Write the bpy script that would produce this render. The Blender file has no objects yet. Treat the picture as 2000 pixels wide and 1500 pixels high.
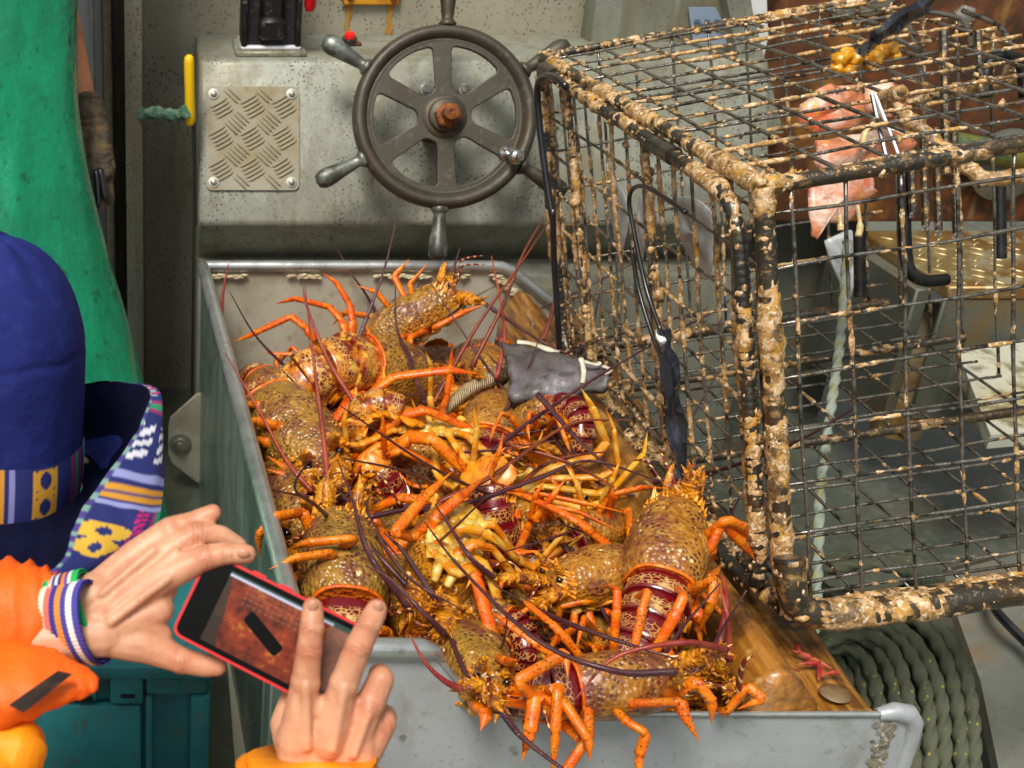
import bpy, bmesh, math, random
from math import sin, cos, pi, radians as R, sqrt, atan2
from mathutils import Vector as V, Matrix, noise as mnoise
random.seed(11)
S = bpy.context.scene
COL = S.collection

# ------------------------------------------------------------------ camera, world, sun, exposure
CAMPOS = V((0, 0, 2.05)); TH = R(25.6); FPX = 2400.0; CX = 310.0; CY = 750.0
cam = bpy.data.cameras.new('camera'); camo = bpy.data.objects.new('camera', cam); COL.objects.link(camo)
camo.location = CAMPOS; camo.rotation_euler = (R(90) - TH, 0, 0)
cam.sensor_width = 36.0; cam.lens = 36.0 * FPX / 2000.0
cam.shift_x = (1000.0 - CX) / 2000.0; cam.shift_y = 0.0
cam.clip_start = .05; cam.clip_end = 200
cam.dof.use_dof = True; cam.dof.focus_distance = 1.72; cam.dof.aperture_fstop = 9.0
S.camera = camo

w = bpy.data.worlds.new('World'); S.world = w; w.use_nodes = True
nt = w.node_tree; nt.nodes.clear()
SUN_EL, SUN_AZ = R(58), R(-150)
sky = nt.nodes.new('ShaderNodeTexSky'); sky.sky_type = 'NISHITA'; sky.sun_disc = False
sky.sun_elevation = SUN_EL; sky.sun_rotation = SUN_AZ; sky.dust_density = 4.0; sky.air_density = 1.0
hs = nt.nodes.new('ShaderNodeHueSaturation'); hs.inputs['Saturation'].default_value = .12
bg = nt.nodes.new('ShaderNodeBackground'); bg.inputs['Strength'].default_value = .085
wo = nt.nodes.new('ShaderNodeOutputWorld')
nt.links.new(sky.outputs[0], hs.inputs['Color']); nt.links.new(hs.outputs[0], bg.inputs[0]); nt.links.new(bg.outputs[0], wo.inputs[0])
sl = bpy.data.lights.new('sun', 'SUN'); sl.energy = 2.9; sl.angle = R(20); sl.color = (1, .93, .82)
so = bpy.data.objects.new('sun', sl); COL.objects.link(so)
sd = V((sin(SUN_AZ) * cos(SUN_EL), cos(SUN_AZ) * cos(SUN_EL), sin(SUN_EL)))
so.rotation_euler = sd.to_track_quat('Z', 'Y').to_euler(); so.location = (0, 0, 6)
S.view_settings.view_transform = 'Standard'; S.view_settings.look = 'None'
S.view_settings.exposure = 0.30; S.view_settings.gamma = 1.0; S.view_settings.use_curve_mapping = False

# ------------------------------------------------------------------ placing helpers
FW = V((0, cos(TH), -sin(TH))); UPV = V((0, sin(TH), cos(TH))); RT = V((1, 0, 0))
def P(px, py, d): return CAMPOS + d * (FW + RT * ((px - CX) / FPX) - UPV * ((py - CY) / FPX))
def onz(px, py, z):
    r = P(px, py, 1) - CAMPOS; return CAMPOS + r * ((z - CAMPOS.z) / r.z)
def ony(px, py, y):
    r = P(px, py, 1) - CAMPOS; return CAMPOS + r * (y / r.y)
def depth(p): return (p - CAMPOS).dot(FW)

def lin(h):
    if isinstance(h, (tuple, list)): return tuple(h[:3])
    h = h.lstrip('#'); o = []
    for i in (0, 2, 4):
        c = int(h[i:i+2], 16) / 255; o.append(c / 12.92 if c <= .04045 else ((c + .055) / 1.055) ** 2.4)
    return tuple(o)
def itp(tab, t):
    if t <= tab[0][0]: return tab[0][1]
    for (a, x), (b, y) in zip(tab, tab[1:]):
        if t <= b: return x + (y - x) * (t - a) / (b - a)
    return tab[-1][1]
def smooth_path(pts, n=6):
    """Catmull-Rom through points"""
    pts = [V(p) for p in pts]
    if len(pts) < 3: 
        return [pts[0].lerp(pts[-1], i / n) for i in range(n + 1)]
    q = [pts[0] * 2 - pts[1]] + pts + [pts[-1] * 2 - pts[-2]]; out = []
    for i in range(1, len(q) - 2):
        a, b, c, d = q[i-1], q[i], q[i+1], q[i+2]
        for k in range(n):
            t = k / n
            out.append(.5 * ((2 * b) + (c - a) * t + (2*a - 5*b + 4*c - d) * t*t + (3*b - a - 3*c + d) * t**3))
    out.append(pts[-1]); return out

# ------------------------------------------------------------------ materials
MATS = {}
def mat(name, col, rough=.5, metal=0.0, layers=(), bump=None, coat=0.0, sss=0.0, emit=None, trans=0.0, attr=None, spec=.5, rvar=0.0):
    m = bpy.data.materials.new(name); m.use_nodes = True; MATS[name] = m
    t = m.node_tree; N = t.nodes; L = t.links
    b = N['Principled BSDF']; b.inputs['Roughness'].default_value = rough; b.inputs['Metallic'].default_value = metal
    b.inputs['Coat Weight'].default_value = coat; b.inputs['Coat Roughness'].default_value = .12
    b.inputs['Specular IOR Level'].default_value = spec
    if sss: b.inputs['Subsurface Weight'].default_value = sss; b.inputs['Subsurface Radius'].default_value = (1, .35, .18); b.inputs['Subsurface Scale'].default_value = .006
    if trans: b.inputs['Transmission Weight'].default_value = trans
    tc = N.new('ShaderNodeTexCoord'); oi = N.new('ShaderNodeObjectInfo')
    off = N.new('ShaderNodeVectorMath'); off.operation = 'MULTIPLY_ADD'
    cmb = N.new('ShaderNodeCombineXYZ')
    for i in range(3): L.new(oi.outputs['Random'], cmb.inputs[i])
    L.new(cmb.outputs[0], off.inputs[0]); off.inputs[1].default_value = (7, 3, 5); L.new(tc.outputs['Object'], off.inputs[2])
    def tex(kind, scale):
        mp = N.new('ShaderNodeMapping')
        sc = scale if isinstance(scale, (tuple, list)) else (scale,) * 3
        mp.inputs['Scale'].default_value = sc
        L.new(off.outputs[0], mp.inputs['Vector'])
        if kind in ('noise', 'fine'):
            n = N.new('ShaderNodeTexNoise'); n.inputs['Scale'].default_value = 1; n.inputs['Detail'].default_value = 5 if kind == 'noise' else 2
            n.inputs['Roughness'].default_value = .6; L.new(mp.outputs[0], n.inputs['Vector']); return n.outputs['Fac']
        if kind in ('vor', 'edge'):
            n = N.new('ShaderNodeTexVoronoi'); n.inputs['Scale'].default_value = 1
            n.feature = 'F1' if kind == 'vor' else 'DISTANCE_TO_EDGE'; L.new(mp.outputs[0], n.inputs['Vector']); return n.outputs['Distance']
        if kind == 'wave':
            n = N.new('ShaderNodeTexWave'); n.inputs['Scale'].default_value = 1; n.inputs['Distortion'].default_value = 2.0
            n.inputs['Detail'].default_value = 2; L.new(mp.outputs[0], n.inputs['Vector']); return n.outputs['Fac']
        if kind == 'mask':
            n = N.new('ShaderNodeAttribute'); n.attribute_name = 'Col'; return n.outputs['Fac']
        if kind == 'rand': return oi.outputs['Random']
        s = N.new('ShaderNodeSeparateXYZ'); L.new(tc.outputs['Object'], s.inputs[0])
        return s.outputs['xyz'.index(kind)]
    def rng(sock, lo, hi, amt=1.0):
        r = N.new('ShaderNodeMapRange'); r.inputs['From Min'].default_value = lo; r.inputs['From Max'].default_value = hi
        r.inputs['To Min'].default_value = 0; r.inputs['To Max'].default_value = amt; L.new(sock, r.inputs['Value']); return r.outputs[0]
    if attr:
        a = N.new('ShaderNodeAttribute'); a.attribute_name = attr; cur = a.outputs['Color']
    else:
        c = N.new('ShaderNodeRGB'); c.outputs[0].default_value = (*lin(col), 1); cur = c.outputs[0]
    for ly in layers:
        kind, scale, lo, hi, colr, amt = ly[:6]
        f = rng(tex(kind, scale), lo, hi, amt)
        if len(ly) > 6:      # a second mask that limits the first: (kind, scale, lo, hi)
            g = rng(tex(ly[6][0], ly[6][1]), ly[6][2], ly[6][3]); mm = N.new('ShaderNodeMath'); mm.operation = 'MULTIPLY'
            L.new(f, mm.inputs[0]); L.new(g, mm.inputs[1]); f = mm.outputs[0]
        x = N.new('ShaderNodeMix'); x.data_type = 'RGBA'
        L.new(f, x.inputs[0]); L.new(cur, x.inputs[6]); x.inputs[7].default_value = (*lin(colr), 1); cur = x.outputs[2]
    L.new(cur, b.inputs['Base Color'])
    if emit:
        L.new(cur, b.inputs['Emission Color']); b.inputs['Emission Strength'].default_value = emit
    if rvar:
        f = rng(tex('noise', 14), .3, .7, 1); ma = N.new('ShaderNodeMath'); ma.operation = 'MULTIPLY_ADD'
        L.new(f, ma.inputs[0]); ma.inputs[1].default_value = rvar; ma.inputs[2].default_value = rough - rvar / 2; L.new(ma.outputs[0], b.inputs['Roughness'])
    if bump:
        prev = None
        for (kind, scale, st, dist) in bump:
            bp = N.new('ShaderNodeBump'); bp.inputs['Strength'].default_value = st; bp.inputs['Distance'].default_value = dist
            L.new(tex(kind, scale), bp.inputs['Height'])
            if prev: L.new(prev, bp.inputs['Normal'])
            prev = bp.outputs[0]
        L.new(prev, b.inputs['Normal'])
    return m

# ------------------------------------------------------------------ mesh builder
class MB:
    def __init__(s): s.v = []; s.f = []; s.c = []
    def add(s, vs, fs):
        o = len(s.v); s.v += [V(p) for p in vs]; s.f += [tuple(i + o for i in f) for f in fs]
    def tube(s, pts, r, n=8, cap=True, lobes=None, flat=None, ref=None):
        pts = [V(p) for p in pts]; k = len(pts); rr = r if isinstance(r, (list, tuple)) else [r] * k
        vs = []; tp = None; nrm = None
        for i, p in enumerate(pts):
            a = pts[min(i + 1, k - 1)] - pts[max(i - 1, 0)]
            if a.length < 1e-9: a = V((0, 0, 1))
            a.normalize()
            if nrm is None:
                up = V(ref) if ref is not None else (V((0, 0, 1)) if abs(a.z) < .9 else V((1, 0, 0)))
                nrm = (up - a * up.dot(a)).normalized()
            else:
                nrm = nrm - a * nrm.dot(a)
                nrm = nrm.normalized() if nrm.length > 1e-6 else a.orthogonal().normalized()
            bn = a.cross(nrm)
            for j in range(n):
                an = 2 * pi * j / n; q = rr[i]
                if lobes: q *= 1 + lobes[0] * cos(lobes[1] * an - i * lobes[2])
                cx, sx = cos(an) * q, sin(an) * q
                if flat: cx *= flat
                vs.append(p + nrm * cx + bn * sx)
        fs = [(i*n + j, i*n + (j+1) % n, (i+1)*n + (j+1) % n, (i+1)*n + j) for i in range(k - 1) for j in range(n)]
        if cap: fs += [tuple(range(n))[::-1], tuple(range((k-1)*n, k*n))]
        s.add(vs, fs); return s
    def box(s, c, size, M=None, bev=0.0, seg=1):
        bm = bmesh.new(); bmesh.ops.create_cube(bm, size=1)
        bmesh.ops.scale(bm, vec=size, verts=bm.verts)
        if bev: bmesh.ops.bevel(bm, geom=bm.edges[:], offset=bev, segments=seg, affect='EDGES', profile=.5)
        s.bm(bm, c, M); return s
    def bm(s, bm, c=(0, 0, 0), M=None):
        bm.verts.index_update(); c = V(c)
        vs = [(M @ v.co if M else v.co.copy()) + c for v in bm.verts]
        s.add(vs, [tuple(v.index for v in f.verts) for f in bm.faces]); bm.free()
    def prism(s, pts, vec):
        pts = [V(p) for p in pts]; n = len(pts); vec = V(vec)
        s.add(pts + [p + vec for p in pts], [tuple(range(n))[::-1], tuple(range(n, 2*n))] + [(i, (i+1) % n, n + (i+1) % n, n + i) for i in range(n)])
        return s
    def lathe(s, prof, o=(0, 0, 0), axis=(0, 0, 1), n=24):
        ax = V(axis).normalized(); e1 = ax.orthogonal().normalized(); e2 = ax.cross(e1); o = V(o); vs = []
        for (r, h) in prof:
            for j in range(n):
                a = 2*pi*j/n; vs.append(o + ax*h + (e1*cos(a) + e2*sin(a))*max(r, 1e-5))
        k = len(prof)
        s.add(vs, [(i*n+j, i*n+(j+1) % n, (i+1)*n+(j+1) % n, (i+1)*n+j) for i in range(k-1) for j in range(n)] + [tuple(range(n))[::-1], tuple(range((k-1)*n, k*n))])
        return s
    def grid(s, fn, nu, nv, cu=False, col=None, flip=False):
        vs = []; 
        for i in range(nu + (0 if cu else 1)):
            for j in range(nv + 1):
                vs.append(fn(i / nu, j / nv))
                if col: s.c.append(lin(col(i / nu, j / nv)))
        m = nv + 1; fs = []
        for i in range(nu):
            ii = (i + 1) % nu if cu else i + 1
            for j in range(nv):
                q = (i*m + j, ii*m + j, ii*m + j + 1, i*m + j + 1); fs.append(q[::-1] if flip else q)
        s.add(vs, fs); return s
    def blob(s, c, r, M=None, jit=.25, sub=1, rnd=random):
        vs, fs = ICO[sub]; c = V(c); r = r if isinstance(r, (tuple, list)) else (r,)*3; out = []
        for p in vs:
            k = 1 + rnd.uniform(-jit, jit); q = V((p[0]*r[0]*k, p[1]*r[1]*k, p[2]*r[2]*k)); out.append(c + (M @ q if M else q))
        s.add(out, fs); return s
    def cone(s, p, d, L, r, n=5):
        d = V(d).normalized(); e1 = d.orthogonal().normalized(); e2 = d.cross(e1); p = V(p)
        s.add([p + (e1*cos(2*pi*j/n) + e2*sin(2*pi*j/n))*r for j in range(n)] + [p + d*L], [(j, (j+1) % n, n) for j in range(n)])
        return s
    def mesh(s, name, m, ang=40, org=None):
        me = bpy.data.meshes.new(name)
        vs = [tuple(p - org) for p in s.v] if org is not None else [tuple(p) for p in s.v]
        me.from_pydata(vs, [], s.f); me.materials.append(m)
        bm = bmesh.new(); bm.from_mesh(me); bmesh.ops.recalc_face_normals(bm, faces=bm.faces); bm.to_mesh(me); bm.free()
        if s.c and len(s.c) == len(s.v):
            a = me.color_attributes.new('Col', 'FLOAT_COLOR', 'POINT'); 
            a.data.foreach_set('color', [q for c in s.c for q in (*c, 1)])
        me.polygons.foreach_set('use_smooth', [True] * len(me.polygons))
        if ang < 180: me.set_sharp_from_angle(angle=R(ang))
        me.update(); return me
    def build(s, name, m, parent=None, ang=40, kind=None, label=None):
        """geometry given in world space (or in the local space of a rotated root)"""
        org = None
        if parent is not None and not parent.get('_local'):
            org = worldpos(parent)
        me = s.mesh(name, m, ang, org)
        o = bpy.data.objects.new(name, me); COL.objects.link(o)
        if parent is not None: o.parent = parent
        if parent is not None and parent.get('_local'): o['_local'] = 1
        if kind: o['kind'] = kind
        if label: o['label'] = label
        return o
def worldpos(o):
    p = V(o.location)
    while o.parent: o = o.parent; p += V(o.location)
    return p
def icosa(sub):
    bm = bmesh.new(); bmesh.ops.create_icosphere(bm, subdivisions=sub, radius=1); bm.verts.index_update()
    r = ([tuple(v.co) for v in bm.verts], [tuple(v.index for v in f.verts) for f in bm.faces]); bm.free(); return r
ICO = {1: icosa(1), 2: icosa(2), 3: icosa(3)}
def thing(name, label, cat, loc=(0, 0, 0), group=None):
    o = bpy.data.objects.new(name, None); COL.objects.link(o); o.location = loc; o.empty_display_size = .05
    o['label'] = label; o['category'] = cat
    if group: o['group'] = group
    return o
def tag(o, label, cat, group=None):
    o['label'] = label; o['category'] = cat
    if group: o['group'] = group
    return o
def struct(name, mb, m, ang=40):
    o = mb.build(name, m, None, ang); o['kind'] = 'structure'; return o
def nz(p, s=1.0): return mnoise.noise(V(p) * s)
exec_order = []
#@@PART2
# ------------------------------------------------------------------ material library
mat('grey_paint', '#8d9185', .5, .15, [('noise', (5, 5, 2), .40, .68, '#75756300'[:7], .9), ('noise', (40, 40, 6), .5, .8, '#b4b6aa', .5),
    ('vor', 110, .36, .16, '#33301f', .9, ('noise', 8, .42, .58)), ('noise', (30, 30, 2.0), .52, .66, '#6f6a52', .6), ('noise', (9, 9, 1.5), .54, .66, '#7b7458', .6), ('noise', 3.2, .54, .66, '#86764c', .5), ('vor', 260, .34, .2, '#3a3626', .7, ('noise', 5, .5, .6))],
    [('noise', 60, .15, .004), ('wave', (6, 6, 60), .08, .002)], rvar=.25)
mat('wall_paint', '#9d9a88', .55, .1, [('noise', (4, 4, 2), .42, .68, '#77735f', .85), ('vor', 95, .34, .16, '#2b291f', .85, ('noise', 7, .40, .58)),
    ('noise', (20, 20, 2), .58, .8, '#a3a391', .5)], [('noise', 60, .15, .004)], rvar=.2)
mat('bin_metal', '#bcc1c6', .42, .3, [('noise', (5, 5, 3), .4, .7, '#989da0', .7), ('vor', 22, .17, .10, '#5b5646', .75, ('noise', 5, .5, .62)),
    ('noise', (14, 14, 9), .54, .68, '#8f8f86', .6), ('noise', 90, .60, .72, '#6f6a58', .55), ('noise', (3, 3, 18), .55, .8, '#d0d2cd', .5)], [('noise', (9, 9, 70), .10, .003), ('noise', 160, .06, .001)], rvar=.25)
mat('bin_green_metal', '#869a90', .35, .5, [('noise', (4, 7, 2), .40, .68, '#5d7268', .85), ('noise', (30, 30, 3), .55, .75, '#b9c6be', .6), ('vor', 30, .12, .07, '#4a4636', .6)],
    [('noise', (8, 8, 60), .1, .003)], rvar=.3)
mat('bin_inside', '#bdb9a6', .5, .15, [('noise', 9, .5, .72, '#8d7a52', .7), ('noise', 45, .58, .72, '#8a6a38', .6), ('noise', (5, 5, 2), .45, .7, '#a5a596', .7)], [('noise', 60, .15, .003)])
mat('rim_metal', '#c3c8c6', .28, .75, [('noise', 18, .45, .7, '#8b928e', .7), ('noise', 70, .6, .75, '#5f6058', .5)], [('noise', 50, .25, .003)], rvar=.2)
mat('sealant', '#cbbf9c', .8, 0, [('noise', 30, .4, .7, '#86704a', .8)], [('noise', 60, .6, .006)])
mat('weathered_iron', '#48443a', .5, .35, [('noise', 10, .45, .72, '#332f26', .8), ('noise', 60, .55, .75, '#6f6a5c', .6), ('noise', 5, .58, .72, '#5b4427', .5)], [('noise', 120, .25, .002)], rvar=.2)
mat('handle_metal', '#6f736d', .42, .55, [('noise', 14, .40, .60, '#45453f', .9), ('noise', 30, .52, .7, '#a4aba2', .8)], [('noise', 90, .25, .002)])
mat('rust', '#8a4d1c', .75, .2, [('noise', 30, .40, .62, '#4a2a14', .9), ('noise', 70, .55, .75, '#c07a2c', .7)], [('noise', 90, .6, .004)])
mat('rusty_steel', '#5d3922', .65, .2, [('noise', 6, .42, .60, '#3d281c', .9), ('noise', 22, .50, .66, '#84491f', .8), ('noise', 4, .55, .66, '#a8742e', .7), ('noise', (18, 18, 3), .58, .7, '#a58a5c', .6)], [('noise', 50, .5, .004)], rvar=.2)
mat('chrome', '#d6d6d2', .15, 1.0)
mat('tread_plate', '#959180', .5, .3, [('noise', 8, .42, .66, '#85734d', .85), ('noise', 50, .55, .75, '#5b5236', .5)], [('noise', 100, .2, .002)], rvar=.2)
mat('bar_metal', '#8f8970', .55, .15, [('noise', 25, .45, .7, '#7d7358', .7)])
mat('yellow_tread', '#8a7a50', .4, .4, [('noise', 7, .42, .60, '#7a4f18', .8), ('noise', 12, .54, .66, '#a8a48c', .85)], [('noise', 60, .3, .003)])
mat('bolt_metal', '#b5b2a6', .35, .7, [('noise', 40, .5, .7, '#7f745c', .7)])
mat('black_iron', '#1a1a1a', .45, .3, [('noise', 30, .5, .7, '#3c3a30', .7), ('noise', 60, .62, .72, '#8a8778', .6)], [('noise', 60, .4, .003)])
mat('black_rubber', '#14151a', .3, 0, [('noise', 20, .5, .8, '#2a2c33', .7)], [('noise', (60, 60, 9), .3, .003)], coat=.5)
mat('red_plastic', '#c40d16', .3, 0, [('noise', 40, .6, .75, '#7d0a10', .5)], coat=.3)
mat('yellow_plastic', '#efc400', .45, 0, [('noise', 50, .6, .8, '#b58f06', .5)])
mat('white_paint_sky', '#d9dde0', .4, 0, [('noise', 12, .55, .75, '#a9a693', .6)])
mat('grey_door', '#b4b6bc', .45, .3, [('noise', (8, 8, 2), .5, .7, '#6b6d70', .7)])
mat('seal_black', '#2c2a24', .7, 0, [('noise', (60, 60, 8), .45, .7, '#4a463a', .7)], [('noise', 80, .3, .003)])
mat('seal_brown', '#62594a', .7, 0, [('noise', 90, .4, .7, '#8b8270', .6)], [('noise', 80, .3, .003)])
mat('green_rope', '#48745f', .8, 0, [('noise', 40, .45, .6, '#87a08a', .7)], [('wave', 120, .5, .003)])
mat('label_plate', '#9db0c8', .35, .3, [('noise', 20, .5, .7, '#8599b3', .6)])
mat('print_ink', '#2d3a52', .6)
mat('deck', '#62685b', .4, .1, [('noise', 3, .42, .66, '#42483c', .85), ('noise', 1.6, .55, .7, '#75683f', .6), ('noise', 40, .5, .7, '#83877a', .5)], [('noise', 30, .3, .004)])
mat('hull_grey', '#5e6258', .55, .15, [('noise', (5, 5, 3), .42, .62, '#4c5046', .85), ('noise', 4.5, .54, .66, '#75561f', .8), ('vor', 60, .25, .12, '#34352c', .7, ('noise', 6, .5, .6)), ('noise', (24, 24, 2), .6, .8, '#8d9184', .5)], [('noise', 50, .2, .003)], rvar=.2)
mat('wood', '#96601f', .36, 0, [('noise', (7, 2.2, 7), .40, .58, '#5a3712', .9), ('noise', (70, 6, 70), .45, .66, '#bd8637', .75), ('noise', 7, .52, .62, '#2c1d0c', .85), ('noise', 34, .60, .70, '#d0a45e', .6), ('noise', 80, .62, .7, '#3a2410', .7)],
    [('noise', (50, 6, 50), .3, .004), ('noise', 12, .35, .02)], coat=.5, rvar=.3)
mat('teal_plastic', '#2b8186', .5, 0, [('noise', 5, .4, .66, '#1f6166', .85), ('noise', (40, 40, 12), .56, .68, '#4d5a48', .7), ('noise', 55, .62, .70, '#5d4f28', .8), ('noise', 3, .55, .72, '#4c5c44', .4)], [('noise', 20, .15, .006)], rvar=.2)
mat('slot_shade', '#141312', .9)  # near-black that paints the shade inside the crate's hand slots

# ------------------------------------------------------------------ the setting: deck, hull, back wall
m = MB(); m.add([(-4, -1.5, .55), (5, -1.5, .55), (5, 6, .55), (-4, 6, .55)], [(0, 1, 2, 3)]); struct('deck', m, MATS['deck'])
m = MB(); m.box((-.6, 3.16, 1.6), (4.6, .12, 2.1)); wl = struct('wall', m, MATS['wall_paint'])
m = MB()
m.add([(-30, -30, -.6), (30, -30, -.6), (30, 40, -.6), (-30, 40, -.6)], [(0, 1, 2, 3)])
mat('water', '#24343a', .15, 0, [('noise', .7, .4, .7, '#31474a', .7)], [('noise', 3, .5, .1)]); struct('water', m, MATS['water'])

def bev_prism(mb, pts, vec, off):
    bm = bmesh.new(); vs = [bm.verts.new(p) for p in pts]; f = bm.faces.new(vs)
    r = bmesh.ops.extrude_face_region(bm, geom=[f]); bmesh.ops.translate(bm, vec=vec, verts=[v for v in r['geom'] if isinstance(v, bmesh.types.BMVert)])
    bmesh.ops.recalc_face_normals(bm, faces=bm.faces)
    bmesh.ops.bevel(bm, geom=bm.edges[:], offset=off, segments=3, affect='EDGES', profile=.5); mb.bm(bm)

# console with a sloping face
CF0, CF1 = V((0, 2.62, 1.188)), V((0, 2.774, 1.52))
con = thing('helm_console', 'grey speckled metal console with a sloping front, carrying the spoked wheel', 'console', (.75, 2.8, .55))
m = MB(); x0 = .089; x1 = 1.36
bev_prism(m, [(x0, 2.62, 1.188), (x0, 2.774, 1.52), (x0, 3.098, 1.52), (x0, 3.098, .555), (x0, 2.74, .555), (x0, 2.74, 1.07)], (x1 - x0, 0, 0), .012)
m.build('body', MATS['grey_paint'], con)
m = MB(); m.box(((x0 + x1) / 2, 2.665, .815), (x1 - x0, .12, .52), bev=.008, seg=2); m.build('lower_ledge', MATS['grey_paint'], con)
m = MB(); p = ony(1075, 590, 2.60); m.box((p.x, 2.6, p.z), (.09, .04, .09), bev=.008, seg=2); m.build('junction_box', MATS['grey_paint'], con)
FN = V((0, -(CF1.z - CF0.z), CF1.y - CF0.y)).normalized()     # outward normal of the sloping face
FU = (CF1 - CF0).normalized()
def face_pt(px, py, lift=0.0):
    r = P(px, py, 1) - CAMPOS; t = (CF0 - CAMPOS).dot(FN) / r.dot(FN); return CAMPOS + r * t + FN * lift
FM = Matrix((RT, FU, FN)).transposed()                        # local x, y, z -> face right, face up, face normal
# tread plate hatch with raised bars
a, b_ = face_pt(402, 372), face_pt(584, 170); c = (a + b_) / 2; wx = b_.x - a.x; hy = (b_ - a).dot(FU)
hat = thing('hatch_plate', 'square tread plate hatch cover bolted on the console left of the wheel', 'hatch cover', c)
m = MB(); bm = bmesh.new(); bmesh.ops.create_cube(bm, size=1); bmesh.ops.scale(bm, vec=(wx, hy, .006), verts=bm.verts)
bmesh.ops.bevel(bm, geom=[e for e in bm.edges if abs(e.verts[0].co.z - e.verts[1].co.z) > .001], offset=.014, segments=4, affect='EDGES', profile=.5)
m.bm(bm, c + FN * .003, FM); m.build('plate', MATS['tread_plate'], hat)
m = MB(); m.tube([(-.022, 0, 0), (-.014, 0, .0010), (.014, 0, .0010), (.022, 0, 0)], [.0006, .0026, .0026, .0006], 6); barme = m.mesh('tread_bar', MATS['bar_metal'], 180)
pitch = .070; k = 0
for i in range(-3, 4):
    for j in range(-4, 5):
        cx, cy = (i + .5 * (j % 2)) * pitch, j * pitch * .5
        an = R(-45) if j % 2 else R(30)
        for q in range(-2, 3):
            lx, ly = cx - sin(an) * q * .0092, cy + cos(an) * q * .0092
            if abs(lx) > wx/2 - .012 or abs(ly) > hy/2 - .012: continue
            if abs(lx) > wx/2 - .034 and abs(ly) > hy/2 - .034: continue
            o = bpy.data.objects.new('tread_bar', barme); COL.objects.link(o); o.parent = hat
            wpt = FM @ V((lx, ly, .006)); o.matrix_local = Matrix.Translation(wpt) @ (FM @ Matrix.Rotation(an, 3, 'Z')).to_4x4()
for sx in (-1, 1):
    for sy in (-1, 1):
        m = MB(); o = c + FM @ V((sx * (wx/2 - .017), sy * (hy/2 - .017), .006))
        m.lathe([(.0125, 0), (.012, .0025), (.007, .003), (.0065, .007), (.004, .009), (0, .009)], o, FN, 16); m.build('bolt', MATS['bolt_metal'], hat)

# steering wheel -----------------------------------------------------------
WC = P(868, 228, 2.60); WS = 2.60 / FPX; WN = -FW; WM = Matrix((RT, UPV, WN)).transposed()
wh = thing('steering_wheel', 'dark iron six-spoked ship wheel with a rusty hub on the console', 'steering wheel', WC)
Rr = 180 * WS
m = MB(); m.lathe([(Rr*.80, -.006), (Rr*.80, .003), (Rr*.83, .006), (Rr*.845, .005), (Rr*.86, .009), (Rr*.885, .016), (Rr*.93, .019), (Rr*.97, .015), (Rr, .004), (Rr*1.0, -.006), (Rr*.96, -.014), (Rr*.86, -.014), (Rr*.80, -.006)], WC, WN, 96)
m.f = [f for f in m.f if len(f) == 4]; m.build('rim', MATS['weathered_iron'], wh, 60)
def rounded(poly, r, n=5):
    out = []; k = len(poly)
    for i in range(k):
        p0, p1, p2 = V(poly[i-1]), V(poly[i]), V(poly[(i+1) % k]); a = (p0-p1); b = (p2-p1)
        l = min(r, a.length*.45, b.length*.45); q0 = p1 + a.normalized()*l; q2 = p1 + b.normalized()*l
        for t in range(n+1):
            u = t/n; out.append(q0*(1-u)**2 + p1*2*u*(1-u) + q2*u*u)
    return out
def plate_with_holes(name, outer, holes, thick, bevel):
    cu = bpy.data.curves.new(name, 'CURVE'); cu.dimensions = '2D'; cu.fill_mode = 'BOTH'; cu.extrude = thick/2; cu.bevel_depth = bevel; cu.bevel_resolution = 1
    for poly in [outer] + holes:
        sp = cu.splines.new('POLY'); sp.points.add(len(poly)-1); sp.use_cyclic_u = True
        for q, p in zip(sp.points, poly): q.co = (p[0], p[1], 0, 1)
    o = bpy.data.objects.new(name, cu); COL.objects.link(o); bpy.context.view_layer.update()
    me = bpy.data.meshes.new_from_object(o.evaluated_get(bpy.context.evaluated_depsgraph_get())); bpy.data.objects.remove(o)
    m = MB(); m.v = [V(v.co) for v in me.vertices]; m.f = [tuple(p.vertices) for p in me.polygons]; return m
WROT = R(2)
outer = [(Rr*.825*cos(2*pi*i/96), Rr*.825*sin(2*pi*i/96), 0) for i in range(96)]; holes = []
for k in range(6):
    a0 = WROT + R(60*k + 60); sw = 13.5*WS; ro, ri = Rr*.785, Rr*.29
    def off(r, sgn): 
        an = a0 + sgn*(R(30) - math.asin(sw*(1.25 if r > Rr*.5 else 1)/r)); return V((r*cos(an), r*sin(an), 0))
    p = [off(ri, -1)]
    s0 = off(ro, -1); s1 = off(ro, 1); e0 = atan2(s0.y, s0.x); da = (atan2(s1.y, s1.x) - e0) % (2*pi)
    arc = [V((ro*cos(e0 + da*t/10), ro*sin(e0 + da*t/10), 0)) for t in range(11)]
    poly = [p[0], s0] + arc[3:8] + [s1, off(ri, 1)]
    holes.append([tuple(q) for q in rounded(poly, Rr*.13)])
m = plate_with_holes('web', outer, holes, .007, .002); m.v = [WC + WM @ (v + V((0, 0, -.001))) for v in m.v]; m.build('spoke_web', MATS['weathered_iron'], wh, 35)
m = MB(); m.lathe([(Rr*.24, -.03), (Rr*.24, .006), (Rr*.20, .012), (Rr*.19, .012), (Rr*.185, .02), (Rr*.16, .024), (0, .024)], WC, WN, 32); m.build('hub', MATS['weathered_iron'], wh)
m = MB(); m.lathe([(Rr*.145, .02), (Rr*.145, .038), (Rr*.12, .042), (Rr*.09, .043), (Rr*.09, .05), (0, .052)], WC + UPV*-.004, WN, 6); nut = m.build('nut', MATS['rust'], wh)
m = MB(); m.lathe([(Rr*.085, .04), (Rr*.08, .066), (Rr*.03, .07), (0, .066)], WC + UPV*-.004, WN, 16); m.build('shaft_end', MATS['rust'], nut)
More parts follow.
